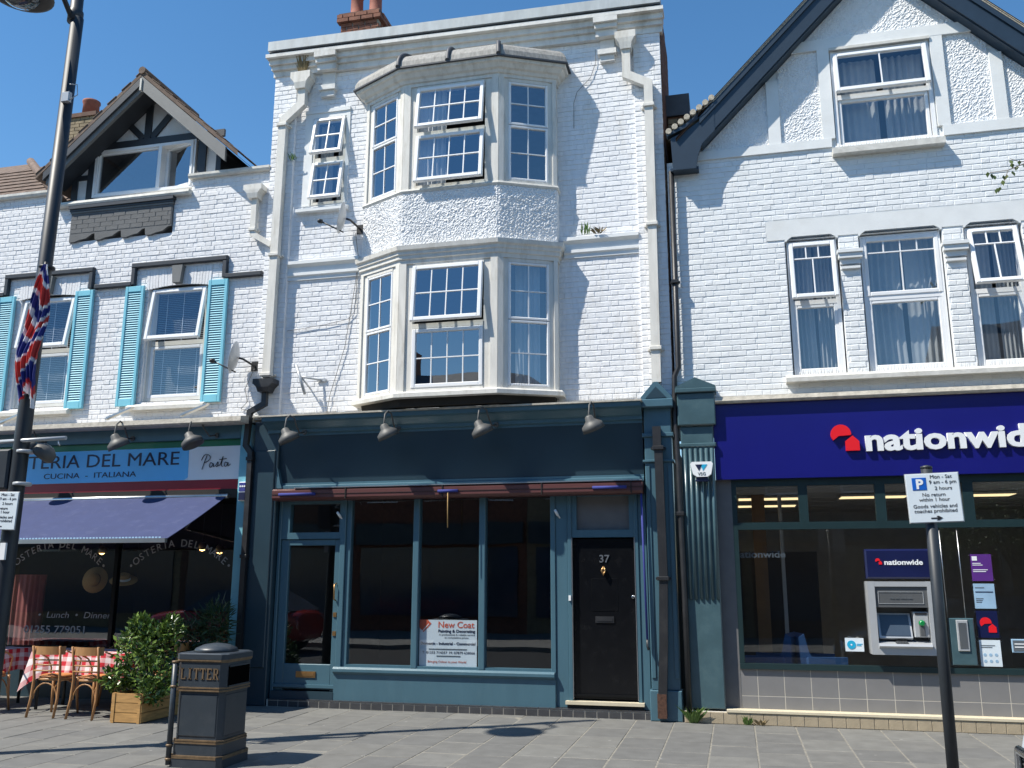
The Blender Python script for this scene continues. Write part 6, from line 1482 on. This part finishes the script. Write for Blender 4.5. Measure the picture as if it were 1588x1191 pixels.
# ---- car at the kerb and one across the road
def car(name, lab, x, y, rz, paint, z=-.12):
    """small SUV, nose towards -x at the origin"""
    t = thing(name, lab, "car", (0, 0, 0)); L = 4.25; hw = .90
    st = [(.0, .42, .70, .74, .62), (.06, .30, .80, .86, .74), (.25, .24, .88, .95, .85), (.9, .22, .96, 1.02, .89), (1.25, .22, 1.0, 1.06, .90), (2.2, .22, 1.02, 1.06, .90), (3.4, .22, 1.02, 1.08, .90), (4.0, .26, 1.0, 1.06, .87), (4.2, .34, .92, 1.0, .82), (4.25, .45, .8, .86, .74)]
    b = MB(); rings = []
    for s, zl, zb, zt, w in st:
        pts = [(-w * .82, zl), (-w, zl + .10), (-w, (zl + zb) / 2), (-w * .985, zb - .05), (-w * .93, zb), (-w * .55, zt), (0, zt + .015), (w * .55, zt), (w * .93, zb), (w * .985, zb - .05), (w, (zl + zb) / 2), (w, zl + .10), (w * .82, zl)]
        rings.append([b.P((s, py_, pz)) for py_, pz in pts])
    for r0, r1 in zip(rings, rings[1:]):
        for k in range(12): b.f.append([r0[k], r0[k + 1], r1[k + 1], r1[k]]); b.sm.add(len(b.f) - 1)
        b.f.append([r0[12], r0[0], r1[0], r1[12]])
    b.f.append(rings[0]); b.f.append(rings[-1][::-1]); recalc(b.build("body", paint, t))
    g = [(1.15, 1.02, .84, 0), (1.95, 1.52, .66, 1), (3.2, 1.55, .66, 1), (4.05, 1.05, .80, 0)]
    cab = MB(); R_ = []
    for s, zz, w, tp in g: R_.append([cab.P((s, -w, zz)), cab.P((s, w, zz))])
    B0 = [[cab.P((s, -.86, 1.02)), cab.P((s, .86, 1.02))] for s in (1.15, 1.95, 3.2, 4.05)]
    cab.f += [[R_[0][0], R_[1][0], R_[1][1], R_[0][1]], [R_[2][0], R_[3][0], R_[3][1], R_[2][1]]]
    for k in range(3): cab.f += [[B0[k][0], B0[k + 1][0], R_[k + 1][0], R_[k][0]], [B0[k][1], R_[k][1], R_[k + 1][1], B0[k + 1][1]]]
    recalc(cab.build("windows", "screen_glass", t)); MB().face([(1.90, -.67, 1.53), (3.25, -.67, 1.56), (3.25, .67, 1.56), (1.90, .67, 1.53)]).face([(1.90, -.67, 1.50), (3.25, -.67, 1.53), (3.25, .67, 1.53), (1.90, .67, 1.50)]).build("roof", paint, t)
    for wx_, in ((.85,), (3.45,)):
        for s in (-1, 1):
            o = MB().lathe((wx_, s * .78, .34), [(.20, -.10), (.32, -.11), (.345, -.07), (.345, .07), (.32, .11), (.20, .10)], 28, (0, 1, 0)).build("wheel", "tyre", t)
            MB().lathe((wx_, s * .78, .34), [(.20, -.06), (.205, .0), (.20, .06)], 20, (0, 1, 0)).build("rim", "aluminium", o)
    # grille, chrome surround, lamps, bumper
    b = MB(); gp = [(-.50, .46), (.50, .46), (.62, .58), (.58, .72), (-.58, .72), (-.62, .58)]
    a = [b.P((-.03, p, z_)) for p, z_ in gp]; c = [b.P((.10, p, z_)) for p, z_ in gp]; b.f += [a[::-1], c] + [[a[k], a[(k + 1) % 6], c[(k + 1) % 6], c[k]] for k in range(6)]; recalc(b.build("grille", "black_iron", t))
    for k in range(9): MB().box(-.045, -.028, -.56, .56, .475 + k * .027, .482 + k * .027).build("grille_bar", "dark_grey_plastic", t)
    ring = [(-.045, p * 1.04, .59 + (z_ - .59) * 1.18) for p, z_ in gp]; MB().tube(ring + ring[:2], .030, 8).build("chrome_surround", "chrome", t)
    for s in (-1, 1): MB().lathe((.09, s * .72, .72), [(.16, 0), (.14, .05), (.02, .06)], 14, (-.8, s * .5, .1)).build("headlamp", "headlamp", t)
    MB().bbox(-.85, .85, -.02, .22, .26, .42, .03) ; b = MB(Matrix.Rotation(rad(-90), 4, 'Z') @ Matrix.Identity(4)); b.bbox(-.80, .80, -.06, .25, .24, .43, .03); b.build("bumper", "dark_grey_plastic", t)
    MB().box(-.075, -.06, -.26, .26, .30, .40).build("number_plate", "sign_white", t)
    t.location = (x, y, z); t.rotation_euler = (0, 0, rz); return t
car("parked_car", "grey car with chrome grille parked at the kerb by the parking sign", 1.765, -5.72, 0, "car_grey")
car("parked_car", "red car parked across the road from the restaurant", -14.6, -9.6, 0, "car_red")
# ---- trees
def tree(lab, x, y, h, cr, seed, n, clip=None):
    rr = random.Random(seed); t = thing("street_tree", lab, "tree", (x, y, 0))
    MB().tube([(x, y, 0), (x + .03, y, h * .3), (x - .04, y + .04, h * .6), (x, y, h * .85)], [.17, .14, .11, .05], 12).build("trunk", "bark", t)
    blobs = []
    for k in range(16):
        a = rr.uniform(0, 6.283); r = cr * rr.uniform(.2, .72); q = Vector((x + math.cos(a) * r, y + math.sin(a) * r, h * rr.uniform(.5, 1.0))); s = cr * rr.uniform(.28, .42)
        if clip and not clip(q, s): continue
        blobs.append((q.x, q.y, q.z, s, s, s * .8)); MB().tube([(x, y, h * rr.uniform(.35, .6)), Vector((x, y, h * .6)).lerp(q, .5) + Vector((0, 0, .15)), q], [.06, .04, .012], 6).build("limb", "bark", t)
    b = MB()
    for k in range(n):
        bl = rr.choice(blobs); v = Vector((rr.gauss(0, 1), rr.gauss(0, 1), rr.gauss(0, 1))).normalized() * rr.uniform(.3, 1.1); p = Vector((bl[0] + v.x * bl[3], bl[1] + v.y * bl[4], bl[2] + v.z * bl[5]))
        d = Vector((rr.uniform(-1, 1), rr.uniform(-1, 1), rr.uniform(-1, .4))).normalized() * .075; w = d.cross(Vector((rr.uniform(-1, 1), rr.uniform(-1, 1), 1))).normalized() * .03
        b.f.append([b.P(p), b.P(p + d * .45 + w), b.P(p + d), b.P(p + d * .45 - w)])
    b.build("crown", "tree_leaf", t); return t, rr
t, rr = tree("leafy street tree whose twig hangs in front of the bank's upper wall", 6.6, -2.6, 7.2, 2.4, 3, 6000, clip=lambda q, s: q.x - s > 4.3)
br = [Vector((6.2, -2.5, 6.0)), Vector((5.0, -2.3, 6.3)), Vector((4.0, -2.15, 6.2)), Vector((3.3, -2.05, 6.02)), Vector((3.02, -2.0, 5.94)), Vector((2.84, -2.0, 5.93))]
MB().tube(br, [.03, .02, .012, .006, .004, .003], 6).tube([br[4], (2.98, -2.0, 5.84), (2.93, -2.0, 5.77)], [.004, .003, .002], 5).tube([(3.22, -2.03, 6.0), (3.12, -2.0, 6.03), (3.05, -2.0, 6.07)], [.004, .003, .002], 5).build("twig", "bark", t)
b = MB()
for x, z in ((2.82, 5.94), (2.85, 5.91), (2.89, 5.91), (2.97, 5.89), (3.01, 5.90), (3.05, 5.92), (2.95, 5.83), (2.93, 5.77), (2.90, 5.76), (3.05, 6.05), (3.06, 6.02), (3.11, 5.98), (3.17, 5.98), (3.18, 5.74), (3.14, 6.04), (3.2, 5.95), (3.25, 6.0), (3.3, 5.98), (3.4, 6.05), (3.5, 6.0), (3.6, 6.1)):
    p = Vector((x, -2.0 + rr.uniform(-.03, .03), z)); w = Vector((.021, rr.uniform(-.015, .015), 0)); d = Vector((rr.uniform(-.025, .025), rr.uniform(-.02, .02), -.062)); b.f.append([b.P(p), b.P(p + d * .4 + w), b.P(p + d), b.P(p + d * .4 - w)])
b.build("twig_leaves", "tree_leaf", t)
tree("bushy street tree on the far pavement across the road from the bank", 6.8, -13.4, 4.8, 2.2, 9, 9000)
# ---- houses across the road (seen in the window reflections)
def house(x0, x1, h, rh, mat, lab, seed):
    y = -17.0; t = thing("opposite_house", lab, "building", ((x0 + x1) / 2, y, 0), "buildings across the road"); xm = (x0 + x1) / 2
    MB().box(x0, x1 - .01, y - 7, y, 0, h).build("wall", mat, t)
    b = MB(); a = [b.P(p) for p in ((x0, y + .3, h - .1), (x1 - .01, y + .3, h - .1), (x1 - .01, y - 3.5, h + rh), (x0, y - 3.5, h + rh), (x1 - .01, y - 7.3, h - .1), (x0, y - 7.3, h - .1))]; b.f += [[a[0], a[1], a[2], a[3]], [a[3], a[2], a[4], a[5]], [a[0], a[3], a[5]], [a[1], a[4], a[2]]]; b.build("roof", "slate", t)
    MB().box(x0 + .3, x1 - .3, y - .05, y + .06, .5, 2.7).build("shop_window", "screen_glass", t); MB().box(x0 + .1, x1 - .1, y, y + .15, 2.8, 3.5).build("fascia", "teal_in_shade", t)
    n = max(2, int((x1 - x0) / 1.9))
    for k in range(n):
        xc = x0 + (x1 - x0) * (k + .5) / n
        for zz in ([4.2] if h < 7 else [4.2, 6.6]):
            o = MB().box(xc - .55, xc + .55, y, y + .04, zz, zz + 1.5).build("window", "upvc", t); MB().box(xc - .48, xc + .48, y + .041, y + .046, zz + .07, zz + 1.43).build("pane", "screen_glass", o)
    MB().box(x0 + .5, x0 + 1.3, y - 3.9, y - 3.1, h + rh - .6, h + rh + .9).build("chimney", mat, t)
for a in ((-26, -19, 6.6, 2.2, "yellow_brick", "yellow brick house across the road, farthest beyond the restaurant", 1), (-19, -12.5, 8.6, 2.0, "brown_brick", "tall brown brick building across the road from the restaurant", 2), (-12.5, -6.5, 6.8, 2.3, "red_brick", "lower red brick building across the road from the empty shop", 3), (-6.5, .5, 7.2, 2.4, "yellow_brick", "yellow brick building directly across the road from the front door", 4), (.5, 7, 6.4, 2.0, "brown_brick", "low brown brick building across the road from the bank", 5), (7, 14, 8.0, 2.2, "red_brick", "tall red brick building across the road beyond the bank", 6)): house(*a)
